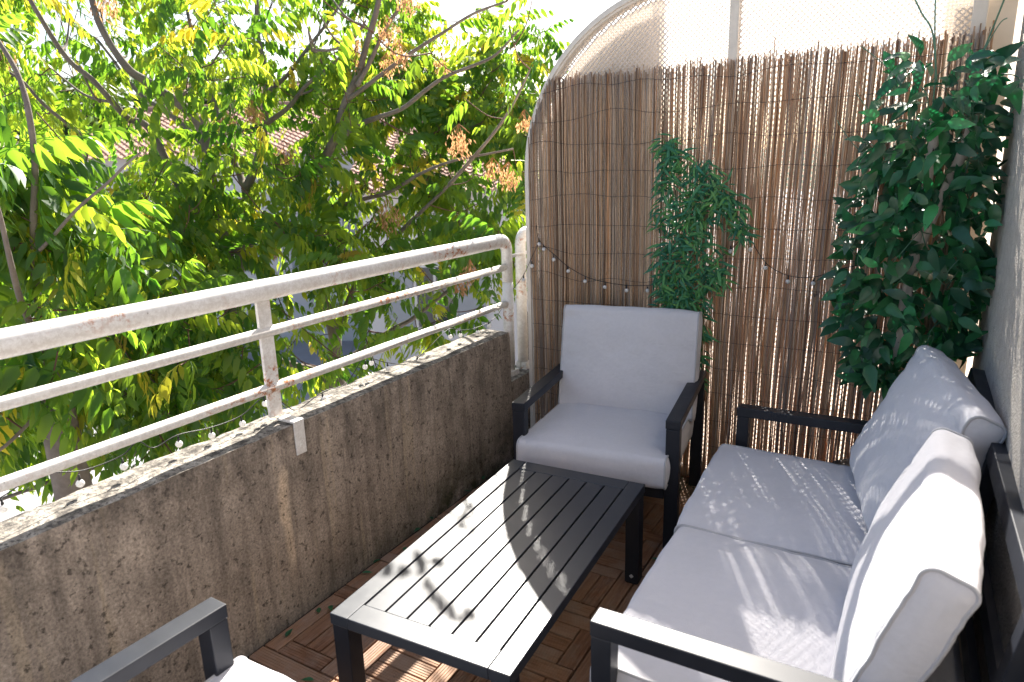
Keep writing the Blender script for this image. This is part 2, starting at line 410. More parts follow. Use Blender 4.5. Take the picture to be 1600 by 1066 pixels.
X2 = -.08; pts = [(X2,3.118,.40), (X2,3.118,1.07)]
for k in range(1, 10): a = math.pi/2*k/9; pts.append((X2, 3.118+.065*(1-math.cos(a)), 1.07+.065*math.sin(a)))
pts += [(X2,4.0,1.135), (X2,6.5,1.135)]
tube('handrail', [loc(p, r2) for p in pts], .0285, RAIL, r2, 20)
tube('middle_rail', [loc((X2,3.13,.976),r2), loc((X2,6.5,.976),r2)], .0168, RAIL, r2, 12)
tube('lower_rail', [loc((X2,3.13,.788),r2), loc((X2,6.5,.788),r2)], .0168, RAIL, r2, 12)
box('fixing_plate', loc((-.11, 3.09, .345), r2), loc((-.045, 3.15, .44), r2), RAIL, r2, .003)
tube('clamp_bar', [loc((X2+.02,3.0,1.03),r2), loc((X2+.02,3.2,1.03),r2)], .009, RAIL, r2, 8)

# ================================================================== HOUSE WALLS
hw = rough_block('house_wall', 1.94, 2.2, -1.6, 3.02, -.2, 3.2, STUCCO, .12, .002)
tag(hw, 'rough grey stucco house wall rising behind the sofa on the right edge', 'wall')
hw2 = box('house_wall', (1.985, 2.96, -.2), (2.25, 6.5, 2.3), CREAM)
tag(hw2, 'sunlit cream wall of the neighbouring balcony seen through the slit beside the stucco wall', 'wall')
nf = box('neighbour_floor', (-.05, 3.10, -.2), (1.98, 6.5, -.02), m_plain('neighbour_tiles', (.55,.45,.38), .8, .3, .2, 5)); tag(nf, kind='structure')

# ================================================================== PRIVACY SCREEN (arched frame, lattice, panels)
YS = 3.045
ps = empty('privacy_screen', (.95, YS+.03, 0)); o0 = ps.location
tag(ps, 'cream arched privacy screen with diagonal lattice standing between the two balconies', 'screen')
AX, AZ, AR = .776, 1.435, .754
def ring(path, w, y0, y1, name, mat):
    """sweep a flat rectangular bar: path = list of ((x,z),(nx,nz))"""
    V, F = [], []
    for (x, z), (nx_, nz_) in path:
        for (s, y) in ((-w/2, y0), (w/2, y0), (w/2, y1), (-w/2, y1)):
            V.append(Vector((x+nx_*s, y, z+nz_*s))-o0)
    for i in range(len(path)-1):
        for k in range(4): k2 = (k+1) % 4; F.append((i*4+k, i*4+k2, (i+1)*4+k2, (i+1)*4+k))
    F.append((3,2,1,0)); n = (len(path)-1)*4; F.append((n, n+1, n+2, n+3))
    return obj(name, V, F, mat, ps)
path = [((AX-AR, 0), (-1, 0)), ((AX-AR, AZ), (-1, 0))]
for k in range(1, 25): a = math.pi/2*k/24; path.append(((AX-AR*math.cos(a), AZ+AR*math.sin(a)), (-math.cos(a), math.sin(a))))
path += [((1.84, AZ+AR), (0, 1))]
ring(path, .036, YS-.012, YS+.05, 'frame', PLASTIC)
ring([((x_, z_), n_) for (x_, z_), n_ in path], .016, YS-.022, YS-.0125, 'frame_bead', PLASTIC)
def bar(name, x0, x1, z0, z1, y0, y1, mat, bev=.003): return box(name, Vector((x0,y0,z0))-o0, Vector((x1,y1,z1))-o0, mat, ps, bev)
bar('divider_post', .965, 1.003, 0, AZ+AR-.02, YS-.006, YS+.044, PLASTIC)
bar('side_post', 1.795, 1.84, 0, AZ+AR-.02, YS-.010, YS+.05, PLASTIC)
bar('bottom_rail', .05, 1.79, .0, .04, YS-.004, YS+.04, PLASTIC)
def arch_top(x):
    if x >= AX: return AZ+AR
    d = AR*AR-(x-AX)**2
    return AZ+math.sqrt(max(d, 0))
# opaque panels behind the lattice at both ends
V, F = [], []
n = 16; ya, yb = YS+.10, YS+.16
xs = [.03+(.64-.03)*k/n for k in range(n+1)]
for x in xs:
    zt = arch_top(x)-.015
    for (y, z) in ((ya,0),(ya,zt),(yb,zt),(yb,0)): V.append(Vector((x,y,z))-o0)
for i in range(n):
    for k in range(4): k2 = (k+1) % 4; F.append((i*4+k, i*4+k2, (i+1)*4+k2, (i+1)*4+k))
F.append((0,1,2,3)); F.append((n*4+3, n*4+2, n*4+1, n*4))
obj('side_panel', V, F, CREAM, ps)
bar('side_panel', 1.715, 1.93, 0, 2.03, YS+.08, YS+.15, CREAM)
bar('side_panel_cap', 1.845, 1.95, 2.032, 2.10, YS+.01, YS+.15, PLASTIC)
# lattice: two crossed layers of thin strips
mb = MB(); pitch = .0226; hw_ = .0026
for s in (1, -1):
    k0 = -120; yy = YS+.012 if s > 0 else YS+.0165
    x_off = -2.4 if s > 0 else 0
    c = -2.4 if s > 0 else 0.0
    cs = np.arange(-2.3, 4.2, pitch)
    for c0 in cs:
        # line x = c0 + s*z ; clip to the arched outline
        ts = [z for z in np.arange(0.0, 2.2, .01) if .04 < c0+s*z < 1.80 and z < arch_top(c0+s*z)-.01]
        if len(ts) < 3: continue
        z0, z1 = ts[0], ts[-1]; x0, x1 = c0+s*z0, c0+s*z1
        d = Vector((s, 0, 1)).normalized(); nn = Vector((1, 0, -s)).normalized()*hw_
        a = Vector((x0, yy, z0))-o0; b = Vector((x1, yy, z1))-o0; th = Vector((0, .0022, 0))
        mb.add([a-nn-th, a+nn-th, b+nn-th, b-nn-th, a-nn+th, a+nn+th, b+nn+th, b-nn+th],
               [(0,1,2,3), (7,6,5,4), (0,4,5,1), (3,2,6,7), (1,5,6,2), (0,3,7,4)])
lt = mb.build('lattice', LATT, ps); lt['kind'] = 'stuff'

# ================================================================== REED MAT
rs_ = empty('reed_screen', (.95, 3.02, 0)); o1 = rs_.location
tag(rs_, 'brown split reed mat wired over the lower part of the privacy screen', 'reed screen')
rng = random.Random(11)
def build_reeds():
    N = 6; V = []; F = []; T = []
    for layer, (yb0, sp0, sp1, dias) in enumerate(((3.019, .72, 1.10, (.0044,.0052,.0058,.0064,.0074)), (3.0265, .78, 1.28, (.0042,.005,.006)))):
        x = .040
        while x < 1.868:
            dia = rng.choice(dias); xr = x+dia/2
            yr = yb0+rng.uniform(-.0025,.0025)
            top = 1.855+.021*(xr-.1)/1.77+rng.gauss(.0,.010)+(rng.random() < .03)*rng.uniform(.01,.05)-(rng.random() < .12)*rng.uniform(.01,.05)
            if xr < .35: top = min(top, arch_top(xr)-.004+rng.uniform(-.006,.002))
            tilt = rng.gauss(0,.0065)-.002; ph = rng.random()*10; tone = rng.random()
            bow = rng.gauss(0,.0022); segs = 12; o = len(V)
            for i in range(segs+1):
                z = .004+(top-.004)*i/segs
                xx = xr+(tilt+.018*max(0,xr-.7)*(1.87-xr)*2.4)*(z-.9)+.0050*noise.noise(Vector((x*6, z*2.2, 0)))+.0030*noise.noise(Vector((x*75, z*3.2, 3+layer)))+bow*math.sin(z*3+ph)
                rr_ = dia/2*(1-.18*i/segs)*(1+.10*noise.noise(Vector((ph*7, z*9, 1))))
                yy = yr-o1.y+.0022*noise.noise(Vector((ph,z*3,5)))
                for k in range(N):
                    a = 2*math.pi*k/N; V.append((xx-o1.x+rr_*math.cos(a), yy+rr_*math.sin(a), z))
            for i in range(segs):
                for k in range(N): k2 = (k+1) % N; F.append((o+i*N+k, o+i*N+k2, o+(i+1)*N+k2, o+(i+1)*N+k))
            F.append(tuple(o+segs*N+k for k in range(N)))
            T += [tone]*((segs+1)*N)
            x += dia*rng.uniform(sp0, sp1)
    me = mesh('reeds', V, F, REED, True); a = me.attributes.new('tone','FLOAT','POINT'); a.data.foreach_set('value', T)
    o = link('reeds', me, rs_); o['kind'] = 'stuff'
build_reeds()
for row in range(15):
    z0 = .06+row*.1255; ph = rng.random()*50; pts = []
    amp = .012 if row > 6 else .006
    xx = .045
    while xx < 1.862:
        zz = z0+amp*noise.noise(Vector((xx*4.5, ph, 0)))*2.2*(1.6-xx*.7)+.0012*math.sin(xx*260)
        pts.append(Vector((xx, 3.0105-.0015*abs(math.sin(xx*140)), zz))-o1); xx += .011
    tube('tie_wire', pts, .0009, WIRE, rs_, 4)
for px, py in ((1083,202),(1274,461),(1300,40),(1368,300)):
    p = onp(px, py, 1, 3.008)
    if p.z > 1.84: continue
    pp = [p+Vector((.012*math.cos(t*2.2)*(1-t/9), -.004-.002*math.sin(t), .008*math.sin(t*2.2))) for t in range(9)]
    tube('wire_knot', [q-o1 for q in pp], .0011, WIRE, rs_, 4)

# ================================================================== CUSHIONS
def cushion(name, L, W, T, parent, bulge=.03, seed=0, M=None, label=None, wr=1.0):
    """box cushion: one band of cloth wraps the W x T section (rounded edges), flat panels with piping close both ends along local x"""
    rn = random.Random(seed); rad = min(.026, T*.28); nu = 40; Pn = []
    hw2, ht2 = W/2, T/2
    def seg(a, b, k): return [a+(b-a)*t/k for t in range(k)]
    for y in seg(-hw2+rad, hw2-rad, 22): Pn.append((y, ht2, 0, 1))
    for t in range(6): a = math.pi/2-math.pi/2*t/6; Pn.append((hw2-rad+rad*math.cos(a), ht2-rad+rad*math.sin(a), math.cos(a), math.sin(a)))
    for z in seg(ht2-rad, -ht2+rad, 4): Pn.append((hw2, z, 1, 0))
    for t in range(6): a = -math.pi/2*t/6; Pn.append((hw2-rad+rad*math.cos(a), -ht2+rad+rad*math.sin(a), math.cos(a), math.sin(a)))
    for y in seg(hw2-rad, -hw2+rad, 22): Pn.append((y, -ht2, 0, -1))
    for t in range(6): a = -math.pi/2-math.pi/2*t/6; Pn.append((-hw2+rad+rad*math.cos(a), -ht2+rad+rad*math.sin(a), math.cos(a), math.sin(a)))
    for z in seg(-ht2+rad, ht2-rad, 4): Pn.append((-hw2, z, -1, 0))
    for t in range(6): a = math.pi-math.pi/2*t/6; Pn.append((-hw2+rad+rad*math.cos(a), ht2-rad+rad*math.sin(a), math.cos(a), math.sin(a)))
    m_ = len(Pn)
    cr = [(rn.choice([-1,1]), rn.uniform(-.85,.85), rn.uniform(.03,.07), rn.uniform(.25,.7), rn.uniform(-.5,.5), rn.uniform(.5,1.2)) for _ in range(14)]
    V, F = [], []
    for i in range(nu+1):
        u = math.sin((i/nu-.5)*math.pi); eu = max(0, 1-abs(u)**3.0)**.75
        for (y, z, ny, nz) in Pn:
            v = y/hw2; b = bulge*eu*(abs(nz)*max(0, 1-abs(v)**2.6)**.8+.30*abs(ny))
            p = Vector((u*L*3, y*6, z*6+seed*3.1))
            b += (.0045*noise.noise(p)+.0030*noise.noise(p*2.6))*wr*(.35+.65*eu)
            for (sd_, c0, wd, ln, sl, am) in cr:    # creases fading in from the seamed ends
                if u*sd_ < 0: continue
                f_ = max(0, (abs(u)-(1-ln))/ln); dd = (v-c0-sl*.3*(1-abs(u)))/wd
                b -= .0065*am*wr*math.exp(-dd*dd)*f_*(1-f_**8*.7)*abs(nz)
            xx = u*L/2-u*.010*(abs(v)**6)*0
            V.append(Vector((xx, y+ny*b, z+nz*b)))
    for i in range(nu):
        for k in range(m_): k2 = (k+1) % m_; F.append((i*m_+k, i*m_+k2, (i+1)*m_+k2, (i+1)*m_+k))
    for e in (0, nu):
        sg = -1 if e == 0 else 1; prev = [e*m_+k for k in range(m_)]
        base = [V[q].copy() for q in prev]
        for t in (1, 2, 3, 4):
            k_ = 1-t/4; row = []
            if t < 4:
                for q in base:
                    sgy = hw2*.999; y_ = q.y*(k_*.35+.65) if t < 4 else q.y
                    y_ = math.copysign(max(abs(q.y)-(1-k_)*ht2*.95, 0), q.y) if abs(q.y) > hw2-ht2 else q.y
                    z_ = q.z*k_
                    bl_ = .011*(1-k_**2)+.003*noise.noise(Vector((q.y*14, z_*20, seed+e)))
                    row.append(len(V)); V.append(Vector((q.x+sg*bl_, y_, z_)))
                for k in range(m_):
                    k2 = (k+1) % m_; f_ = (prev[k], prev[k2], row[k2], row[k]); F.append(f_ if e == nu else f_[::-1])
                prev = row
            else: F.append(tuple(prev) if e == nu else tuple(prev[::-1]))
    loops = [[V[q].copy() for q in range(m_)], [V[nu*m_+q].copy() for q in range(m_)]]
    if M is not None: V = [M @ v for v in V]; loops = [[M @ p for p in lp] for lp in loops]
    o = obj(name, V, [f[::-1] for f in F], FAB, parent, True)
    try: o.data.set_sharp_from_angle(angle=R(50))
    except Exception: pass
    for lp in loops:
        VV, FF = tube_data(lp+[lp[0]], .0042, 6, False); obj('piping', VV, FF, PIPING, o, True)
    if label: o['label'] = label
    return o

# ================================================================== ARMCHAIR
def armchair(loc_, rz, W=.67, D=.68, seed=0, dy=0.0):
    t = empty('armchair', loc_, rz)
    AH = .555; a = .055
    for s in (0, 1):
        x0 = 0 if s == 0 else W-a; x1 = x0+a
        box('armrest', (x0, 0, AH-.034), (x1, D, AH), METAL, t, .0025)
        fl_ = box('leg', (x0+.002, .001, .0), (x1-.002, .046, AH-.035), METAL, t, .0025)
        box('leg', (x0+.002, D-.05, .0), (x1-.002, D-.001, AH-.035), METAL, t, .0025)
        for yy in (.023, D-.025): box('foot_cap', (x0+.006, yy-.018, -.004), (x1-.006, yy+.018, .006), UNDER, t)
    for y0 in (.004, D-.044): box('seat_frame', (a, y0, .235), (W-a, y0+.04, .275), METAL, t, .002)
    for x0 in (a-.001, W-a-.039): box('seat_frame', (x0, .046, .236), (x0+.04, D-.046, .274), METAL, t, .002)
    for k in range(6):
        y = .09+k*.09; box('seat_slat', (a+.04, y, .248), (W-a-.04, y+.04, .262), METAL, t)
    # back frame leaning back
    Mb = Matrix.Translation((0, D-.03, .26)) @ Matrix.Rotation(R(-11), 4, 'X')
    for x0 in (a+.004, W-a-.044): box('back_post', (x0, -.02, 0), (x0+.04, .02, .44), METAL, t, .002, M=Mb)
    box('back_rail', (a+.044, -.018, .40), (W-a-.044, .018, .44), METAL, t, .002, M=Mb)
    for k in range(4):
        x = a+.10+k*.125; box('back_slat', (x, -.008, .0), (x+.035, .008, .40), METAL, t, M=Mb)
    # cushions
    Wc = W-2*a+.012
    Ms = Matrix.Translation((W/2, .272-dy, .345+dy)) @ Matrix.Rotation(R(-2.5), 4, 'X')
    cushion('seat_cushion', Wc+.012, .66, .118, t, .026, seed+1, Ms)
    Mk = Matrix.Translation((W/2+.008, D-.135, .608)) @ Matrix.Rotation(R(-12), 4, 'X') @ Matrix.Rotation(R(90), 4, 'X')
    cushion('back_cushion', Wc+.03, .47, .10, t, .032, seed+2, Mk)
    return t
c1 = armchair((.371, 2.226, 0), R(7.2), seed=10)
tag(c1, 'black metal armchair with pale grey cushions facing us in front of the reed screen', 'armchair')

# near armchair, its front towards the table: mostly below the frame
c2 = armchair((1.115, .79, 0), R(180-1.5), W=.70, seed=30, dy=-.02)
tag(c2, 'black metal armchair cut off at the bottom left corner with a sunlit seat cushion', 'armchair')

# ================================================================== TABLE
tb = empty('coffee_table', (.502, 1.065, 0), R(3.0))
tag(tb, 'low dark slatted metal coffee table half in sun between the seats', 'coffee table')
TW, TL, TH = .523, 1.035, .376
box('side_board', (0, 0, TH-.032), (.0565, TL, TH), TOP, tb, .002)
box('side_board', (TW-.0565, 0, TH-.032), (TW, TL, TH), TOP, tb, .002)
for y0 in (0, TL-.066): box('end_board', (.0572, y0, TH-.032), (TW-.0572, y0+.066, TH), TOP, tb, .002)
ns = 6; gap = .0058; ww = (TW-.0565*2-gap*(ns+1))/ns
for k in range(ns):
    x0 = .0565+gap+k*(ww+gap); box('slat', (x0, .0665, TH-.018), (x0+ww, TL-.0665, TH-.0012), TOP, tb, .0012)
for yb_ in (.30, .71): box('cross_brace', (.057, yb_, TH-.034), (TW-.057, yb_+.03, TH-.019), METAL, tb)
for (sx, sy) in ((0,0),(1,0),(0,1),(1,1)):
    x0 = .003 if sx == 0 else TW-.003-.050; y0 = .003 if sy == 0 else TL-.003-.050
    lg = box('leg', (x0, y0, 0.004), (x0+.050, y0+.050, TH-.033), METAL, tb, .002)
    box('foot_cap', (x0+.004, y0+.004, -.002), (x0+.046, y0+.046, .0035), UNDER, tb)
    if sy == 1:
        V, F = tube_data([(x0+.025, y0-.0005, .032), (x0+.025, y0-.0025, .032)], .008, 4); 
        obj('leg_fitting', V, F, m_plain('steel', (.45,.45,.46), .35, .5), tb)

# ================================================================== SOFA
sf = empty('sofa', (1.20, 1.13, 0), R(0.8))
tag(sf, 'black metal two seat sofa with pale grey cushions along the right wall', 'sofa')
SL = 1.475; SX = .70; AH = .555; a = .05
for y0 in (0, SL-a):
    box('armrest', (0, y0, AH-.036), (SX-.02, y0+a+.004, AH), METAL, sf, .0025)
    box('leg', (0.001, y0+.002, 0), (.046, y0+a, AH-.037), METAL, sf, .0025)
    box('leg', (SX-.07, y0+.002, 0), (SX-.025, y0+a, AH-.037), METAL, sf, .0025)
for x0 in (.004, SX-.08): box('seat_frame', (x0, a+.002, .235), (x0+.04, SL-a-.002, .275), METAL, sf, .002)
for y0 in (a+.002, SL/2-.02, SL-a-.042): box('seat_frame', (.046, y0, .236), (SX-.082, y0+.04, .274), METAL, sf, .002)
for k in range(5): box('seat_slat', (.09+k*.11, a+.05, .25), (.13+k*.11, SL-a-.05, .262), METAL, sf)
Mb = Matrix.Translation((SX-.045, 0, .26)) @ Matrix.Rotation(R(9), 4, 'Y')
for y0 in (a+.003, SL/2-.02, SL-a-.045): box('back_post', (-.018, y0, 0), (.018, y0+.042, .50), METAL, sf, .002, M=Mb)
box('back_rail', (-.019, a-.01, .501), (.024, SL-a+.01, .545), METAL, sf, .002, M=Mb)
for k in range(3): box('back_slat', (-.008, a+.05, .10+k*.11), (.008, SL-a-.05, .135+k*.11), METAL, sf, M=Mb)
Mn = Matrix.Translation((.335, .375, .352)) @ Matrix.Rotation(R(1.5), 4, 'Y') @ Matrix.Rotation(R(90), 4, 'Z')
cushion('seat_cushion', .655, .70, .118, sf, .028, 41, Mn, 'near seat cushion, half in sun')
Mf = Matrix.Translation((.315, 1.045, .352)) @ Matrix.Rotation(R(2.0), 4, 'Z') @ Matrix.Rotation(R(1.5), 4, 'Y') @ Matrix.Rotation(R(90), 4, 'Z')
cushion('seat_cushion', .66, .70, .118, sf, .028, 42, Mf, 'far seat cushion with dappled light')
def back_cushion(bot_far, bot_near, top_far, top_near, T, seed, label, H=None):
    bf, bn, tf, tn = map(Vector, (bot_far, bot_near, top_far, top_near))
    ex = ((bn-bf)+(tn-tf)).normalized(); ez_ = ((tf-bf)+(tn-bn)); ez_ = (ez_-ex*ez_.dot(ex)).normalized()
    nrm = ex.cross(ez_).normalized()
    if nrm.x > 0: nrm = -nrm
    L = ((bn-bf).length+(tn-tf).length)/2; Wd = ((tf-bf).length+(tn-bn).length)/2
    c = (bf+bn+tf+tn)/4-nrm*(T/2)
    ey = nrm.cross(ex)
    M = Matrix(((ex.x,ey.x,nrm.x,c.x),(ex.y,ey.y,nrm.y,c.y),(ex.z,ey.z,nrm.z,c.z),(0,0,0,1)))
    M = sf_inv @ M
    return cushion('back_cushion', L, Wd, T, sf, .042, seed, M, label, 1.5)
bpy.context.view_layer.update(); sf_inv = sf.matrix_world.inverted()
back_cushion((1.570,2.50,.485),(1.700,1.87,.44),(1.765,2.52,.855),(1.862,1.88,.885), .085, 51, 'far back cushion slumped at an angle')
back_cushion((1.655,1.86,.425),(1.655,1.20,.425),(1.805,1.84,.845),(1.765,1.20,.815), .085, 52, 'near back cushion with its top in full sun')

# ================================================================== STRING LIGHTS
def string(name, cable, bulbs, label, r=.0095, side=None):
    t = empty(name, cable[0]); o = t.location.copy(); tag(t, label, 'string lights')
    tube('cable', [p-o for p in smooth_path(cable, 5)], .0017, CABLE, t, 6)
    for b in bulbs:
        b = Vector(b); d = Vector((rng.uniform(-.15,.15), rng.uniform(-.1,.1), -1)).normalized()
        V, F = tube_data([b-o, b+d*.008-o, b+d*.009-o, b+d*.016-o], [.0024,.0024,.0036,.0036], 8)
        obj('socket', V, F, CABLE, t, True)
        c = b+d*(.016+r*.85)-o; V = []; F = []; nu, nv = 12, 8
        for i in range(nv+1):
            ph = math.pi*i/nv
            for k in range(nu): th = 2*math.pi*k/nu; V.append(c+Vector((r*math.sin(ph)*math.cos(th), r*math.sin(ph)*math.sin(th), r*math.cos(ph))))
        for i in range(nv):
            for k in range(nu): k2 = (k+1) % nu; F.append((i*nu+k, (i+1)*nu+k, (i+1)*nu+k2, i*nu+k2))
        obj('bulb', V, F, BULB, t, True)
def S(px, py, y=2.998): return onp(px, py, 1, y)
cab = [S(838,352),S(843,376),S(866,398),S(888,417),S(917,433),S(946,441),S(979,446),S(1012,446),S(1040,440),S(1090,425),S(1140,392),S(1168,362),
       S(1173,374),S(1198,412),S(1233,431),S(1272,433),S(1310,421),S(1340,415)]
bl = [S(842,374),S(849,382),S(865,398),S(887,416),S(915,432),S(946,441),S(979,446),S(1011,446),S(1142,384),S(1172,381),S(1196,410),S(1232,431),S(1272,434),S(1315,420)]
string('string_lights', cab, bl, 'black wired string of small white bulbs draped across the reed screen')
Rr = lambda px, py, x=-.105: onp(px, py, 0, x)
cab = [Rr(-60,800),Rr(0,778),Rr(60,742),Rr(130,735),Rr(190,712),Rr(215,690),Rr(240,700),Rr(277,680),Rr(330,668),Rr(376,650),Rr(405,625),Rr(421,615),Rr(445,632),Rr(465,640),Rr(505,612),Rr(540,600),
       Rr(566,562),Rr(580,560),Rr(606,567),Rr(640,568),Rr(668,545),Rr(700,515),Rr(720,516),Rr(745,512),Rr(775,495),Rr(800,455),S(818,430,3.0),S(831,402,3.0),S(843,376)]
bl = [Rr(2,780),Rr(123,742),Rr(190,716),Rr(278,682),Rr(330,669),Rr(376,651),Rr(412,620),Rr(420,624),Rr(466,640),Rr(503,614),Rr(571,564),Rr(580,558),Rr(605,567),Rr(652,556),Rr(702,518),Rr(720,516),Rr(746,512),Rr(763,502),S(818,430,3.0),S(831,408,3.0)]
string('string_lights', cab, bl, 'black wired string of small white bulbs wound under the railing above the parapet', .0105)

# ================================================================== LEAF BUILDERS
def leaf_mesh(name, L, W, mat, fold=.15, curl=.2, shape='ovate', tone=.5):
    V = [(0,0,0)]; F = []; secs = ((.18,.75),(.42,1.0),(.72,.66)) if shape == 'ovate' else ((.3,.9),(.6,.8))
    for s, wv in secs:
        z = -curl*L*s*s
        V += [(s*L, -W/2*wv, z+fold*W*wv), (s*L, 0, z), (s*L, W/2*wv, z+fold*W*wv)]
    V.append((L, 0, -curl*L)); n = len(secs)
    F += [(0,1,2),(0,2,3)]
    for i in range(n-1): a = 1+i*3; F += [(a,a+3,a+4,a+1),(a+1,a+4,a+5,a+2)]
    a = 1+(n-1)*3; t = len(V)-1; F += [(a,t,a+1),(a+1,t,a+2)]
    me = mesh(name, V, F, mat, True); at_ = me.attributes.new('tone','FLOAT','POINT'); at_.data.foreach_set('value', [tone]*len(V)); return me
def mesh_np(me):
    V = np.empty(len(me.vertices)*3, dtype=np.float32); me.vertices.foreach_get('co', V); V = V.reshape(-1,3)
    tri = [p.vertices[:] for p in me.polygons if len(p.vertices) == 3]; qd = [p.vertices[:] for p in me.polygons if len(p.vertices) == 4]
    return V, np.array(tri, dtype=np.int32).reshape(-1,3), np.array(qd, dtype=np.int32).reshape(-1,4)
def merge(name, items, mat, parent, kind='stuff'):
    """items: (mesh_np tuple, 4x4 matrix, tone)"""
    VS, T3, T4, TN = [], [], [], []; off = 0
    for (V, a, b), M, tn in items:
        A = np.array(M, dtype=np.float32); VS.append(V @ A[:3,:3].T + A[:3,3]); T3.append(a+off); T4.append(b+off)
        TN.append(np.full(len(V), tn, dtype=np.float32)); off += len(V)
    F = [np.concatenate(T3)]
    q = np.concatenate(T4)
    if len(q): F.append(q)
    me = np_mesh(name, np.concatenate(VS), F, mat, np.concatenate(TN), True)
    o = link(name, me, parent); 
    if kind: o['kind'] = kind
    return o
def frame(pos, x, up, s=1.0):
    x = Vector(x).normalized(); z = Vector(up); z = (z-x*z.dot(x))
    z = z.normalized() if z.length > 1e-4 else x.orthogonal().normalized(); y = z.cross(x)
    return Matrix(((x.x*s,y.x*s,z.x*s,pos[0]),(x.y*s,y.y*s,z.y*s,pos[1]),(x.z*s,y.z*s,z.z*s,pos[2]),(0,0,0,1)))
def rv(r): 
    while True:
        v = Vector((r.uniform(-1,1), r.uniform(-1,1), r.uniform(-1,1)))
        if .05 < v.length < 1: return v.normalized()

# ================================================================== ARTIFICIAL FICUS ON BIRCH POLES
fk = empty('artificial_tree', (1.66, 2.80, 0)); ofk = fk.location.copy()
tag(fk, 'artificial dark green leafy tree on cut birch poles in the corner behind the sofa', 'artificial tree')
rng = random.Random(21)
BIRCH = Mat('birch_bark', rough=.8, spec=.2)
BIRCH.col(BIRCH.mix(BIRCH.ramp(BIRCH.noise(BIRCH.pos((1,1,.5)), 55, 3, .6), [(.30, 1.0), (.36, 0.0)]), (.52,.45,.40), (.03,.025,.02))); BIRCH = BIRCH.m
pA = onp(1466,158,1,2.80); pB = onp(1524,157,1,2.86); pC = Vector((1.62,2.80,.30))
for (top_, mid_) in ((pA, onp(1455,245,1,2.81)), (pB, onp(1508,230,1,2.84))):
    tube('birch_pole', [p-ofk for p in smooth_path([pC+Vector((rng.uniform(-.03,.03),rng.uniform(-.02,.02),0)), onp(1395,590,1,2.80), onp(1425,420,1,2.82), mid_, top_], 5)], [.017]*21, BIRCH, fk, 10)
V, F = tube_data([Vector((1.63,2.80,0))-ofk, Vector((1.63,2.80,.02))-ofk, Vector((1.63,2.80,.26))-ofk, Vector((1.63,2.80,.275))-ofk], [.095,.10,.13,.135], 24)
obj('pot', V, F, m_plain('black_pot', (.03,.03,.032), .5, .4), fk, True)
fk_var = [leaf_mesh('leaf', .082*s_, .038*s_, FAKE, f_, c_) for s_, f_, c_ in ((1,.12,.25),(1.12,.2,.4),(.85,.1,.15),(1.0,.05,.55),(.95,.25,.3))]
fk_np = [mesh_np(m_) for m_ in fk_var]
# px outline of the foliage column: (y, xmin, xmax)
prof = [(85,1405,1545),(120,1385,1590),(170,1375,1580),(230,1350,1572),(300,1325,1568),(360,1328,1562),(430,1312,1555),(490,1308,1545),(540,1325,1520),(580,1335,1420),(600,1370,1400)]
def lim(y):
    for i in range(len(prof)-1):
        if prof[i][0] <= y <= prof[i+1][0]:
            t = (y-prof[i][0])/(prof[i+1][0]-prof[i][0]); return [prof[i][k]+(prof[i+1][k]-prof[i][k])*t for k in (1,2)]
leaves = []; twig_mb = MB()
while len(leaves) < 980:
    py = 85+515*rng.random()**.92; L = lim(py)
    u = rng.random(); px = L[0]+(L[1]-L[0])*u
    if py < 190 and rng.random() < .45: continue
    yy = rng.uniform(2.70,2.97) if rng.random() < .75 else rng.uniform(2.64,2.75)
    p = onp(px, py, 1, yy)
    if p.x > 1.915: continue
    out = Vector(((u-.5)*1.6, -(.9)+rng.gauss(0,.5), rng.gauss(-.35,.5)))
    d = (out+rv(rng)*.95).normalized(); upv = Vector((0,-.75,.65))+rv(rng)*.8
    leaves.append((frame(p-ofk, d, upv, rng.uniform(.75,1.15)), rng.randrange(5), rng.random(), yy))
leaves.sort(key=lambda q: q[3])
for M, k, tn, _ in leaves[:300]:
    o = link('leaf', fk_var[k], fk); o.matrix_local = M
merge('inner_leaves', [(fk_np[k], M, tn) for M, k, tn, _ in leaves[300:]], FAKE, fk)
for i in range(70):
    py = rng.uniform(130,560); L = lim(py); px = rng.uniform(L[0]+15, L[1]-15)
    p = onp(px, py, 1, rng.uniform(2.68,2.9)); q = p+Vector((rng.uniform(-.10,.10), rng.uniform(-.03,.02), rng.uniform(-.02,.14)))
    if max(p.x, q.x) > 1.92: continue
    m1 = (p+q)/2+rv(rng)*.025
    VV, FF = tube_data([v-ofk for v in smooth_path([p, m1, q], 4)], .0014, 4); twig_mb.add(VV, FF)
for pp, r in (([(1458,160),(1462,110),(1457,50),(1440,20),(1425,-12)],.003), ([(1464,130),(1461,60),(1462,-15)],.0028), ([(1520,170),(1513,150),(1524,110),(1545,60),(1575,-15)],.003),
          ([(1510,140),(1530,95),(1560,40),(1574,28)],.002), ([(1345,72),(1375,95),(1400,120)],.0016), ([(1338,145),(1352,165),(1366,180)],.0016), ([(1308,188),(1325,215),(1352,245)],.0016),
          ([(1515,240),(1507,280),(1500,330)],.0022), ([(1565,115),(1590,120),(1596,140),(1590,165),(1575,180)],.0022), ([(1540,170),(1500,300),(1490,360)],.002), ([(1420,250),(1430,300),(1440,360),(1452,400)],.002),
          ([(1560,330),(1500,420),(1480,450)],.002), ([(1505,455),(1480,490),(1490,470)],.0016), ([(1438,135),(1450,155),(1446,215)],.0024)):
    Q = [onp(a_, b_, 1, 2.79 if a_ < 1575 else 2.74)-ofk for a_, b_ in pp]
    for q in Q: q.x = min(q.x, 1.932-ofk.x)
    VV, FF = tube_data(smooth_path(Q, 5), r, 6); twig_mb.add(VV, FF)
tw = twig_mb.build('twigs', GTWIG, fk, True); tw['kind'] = 'stuff'

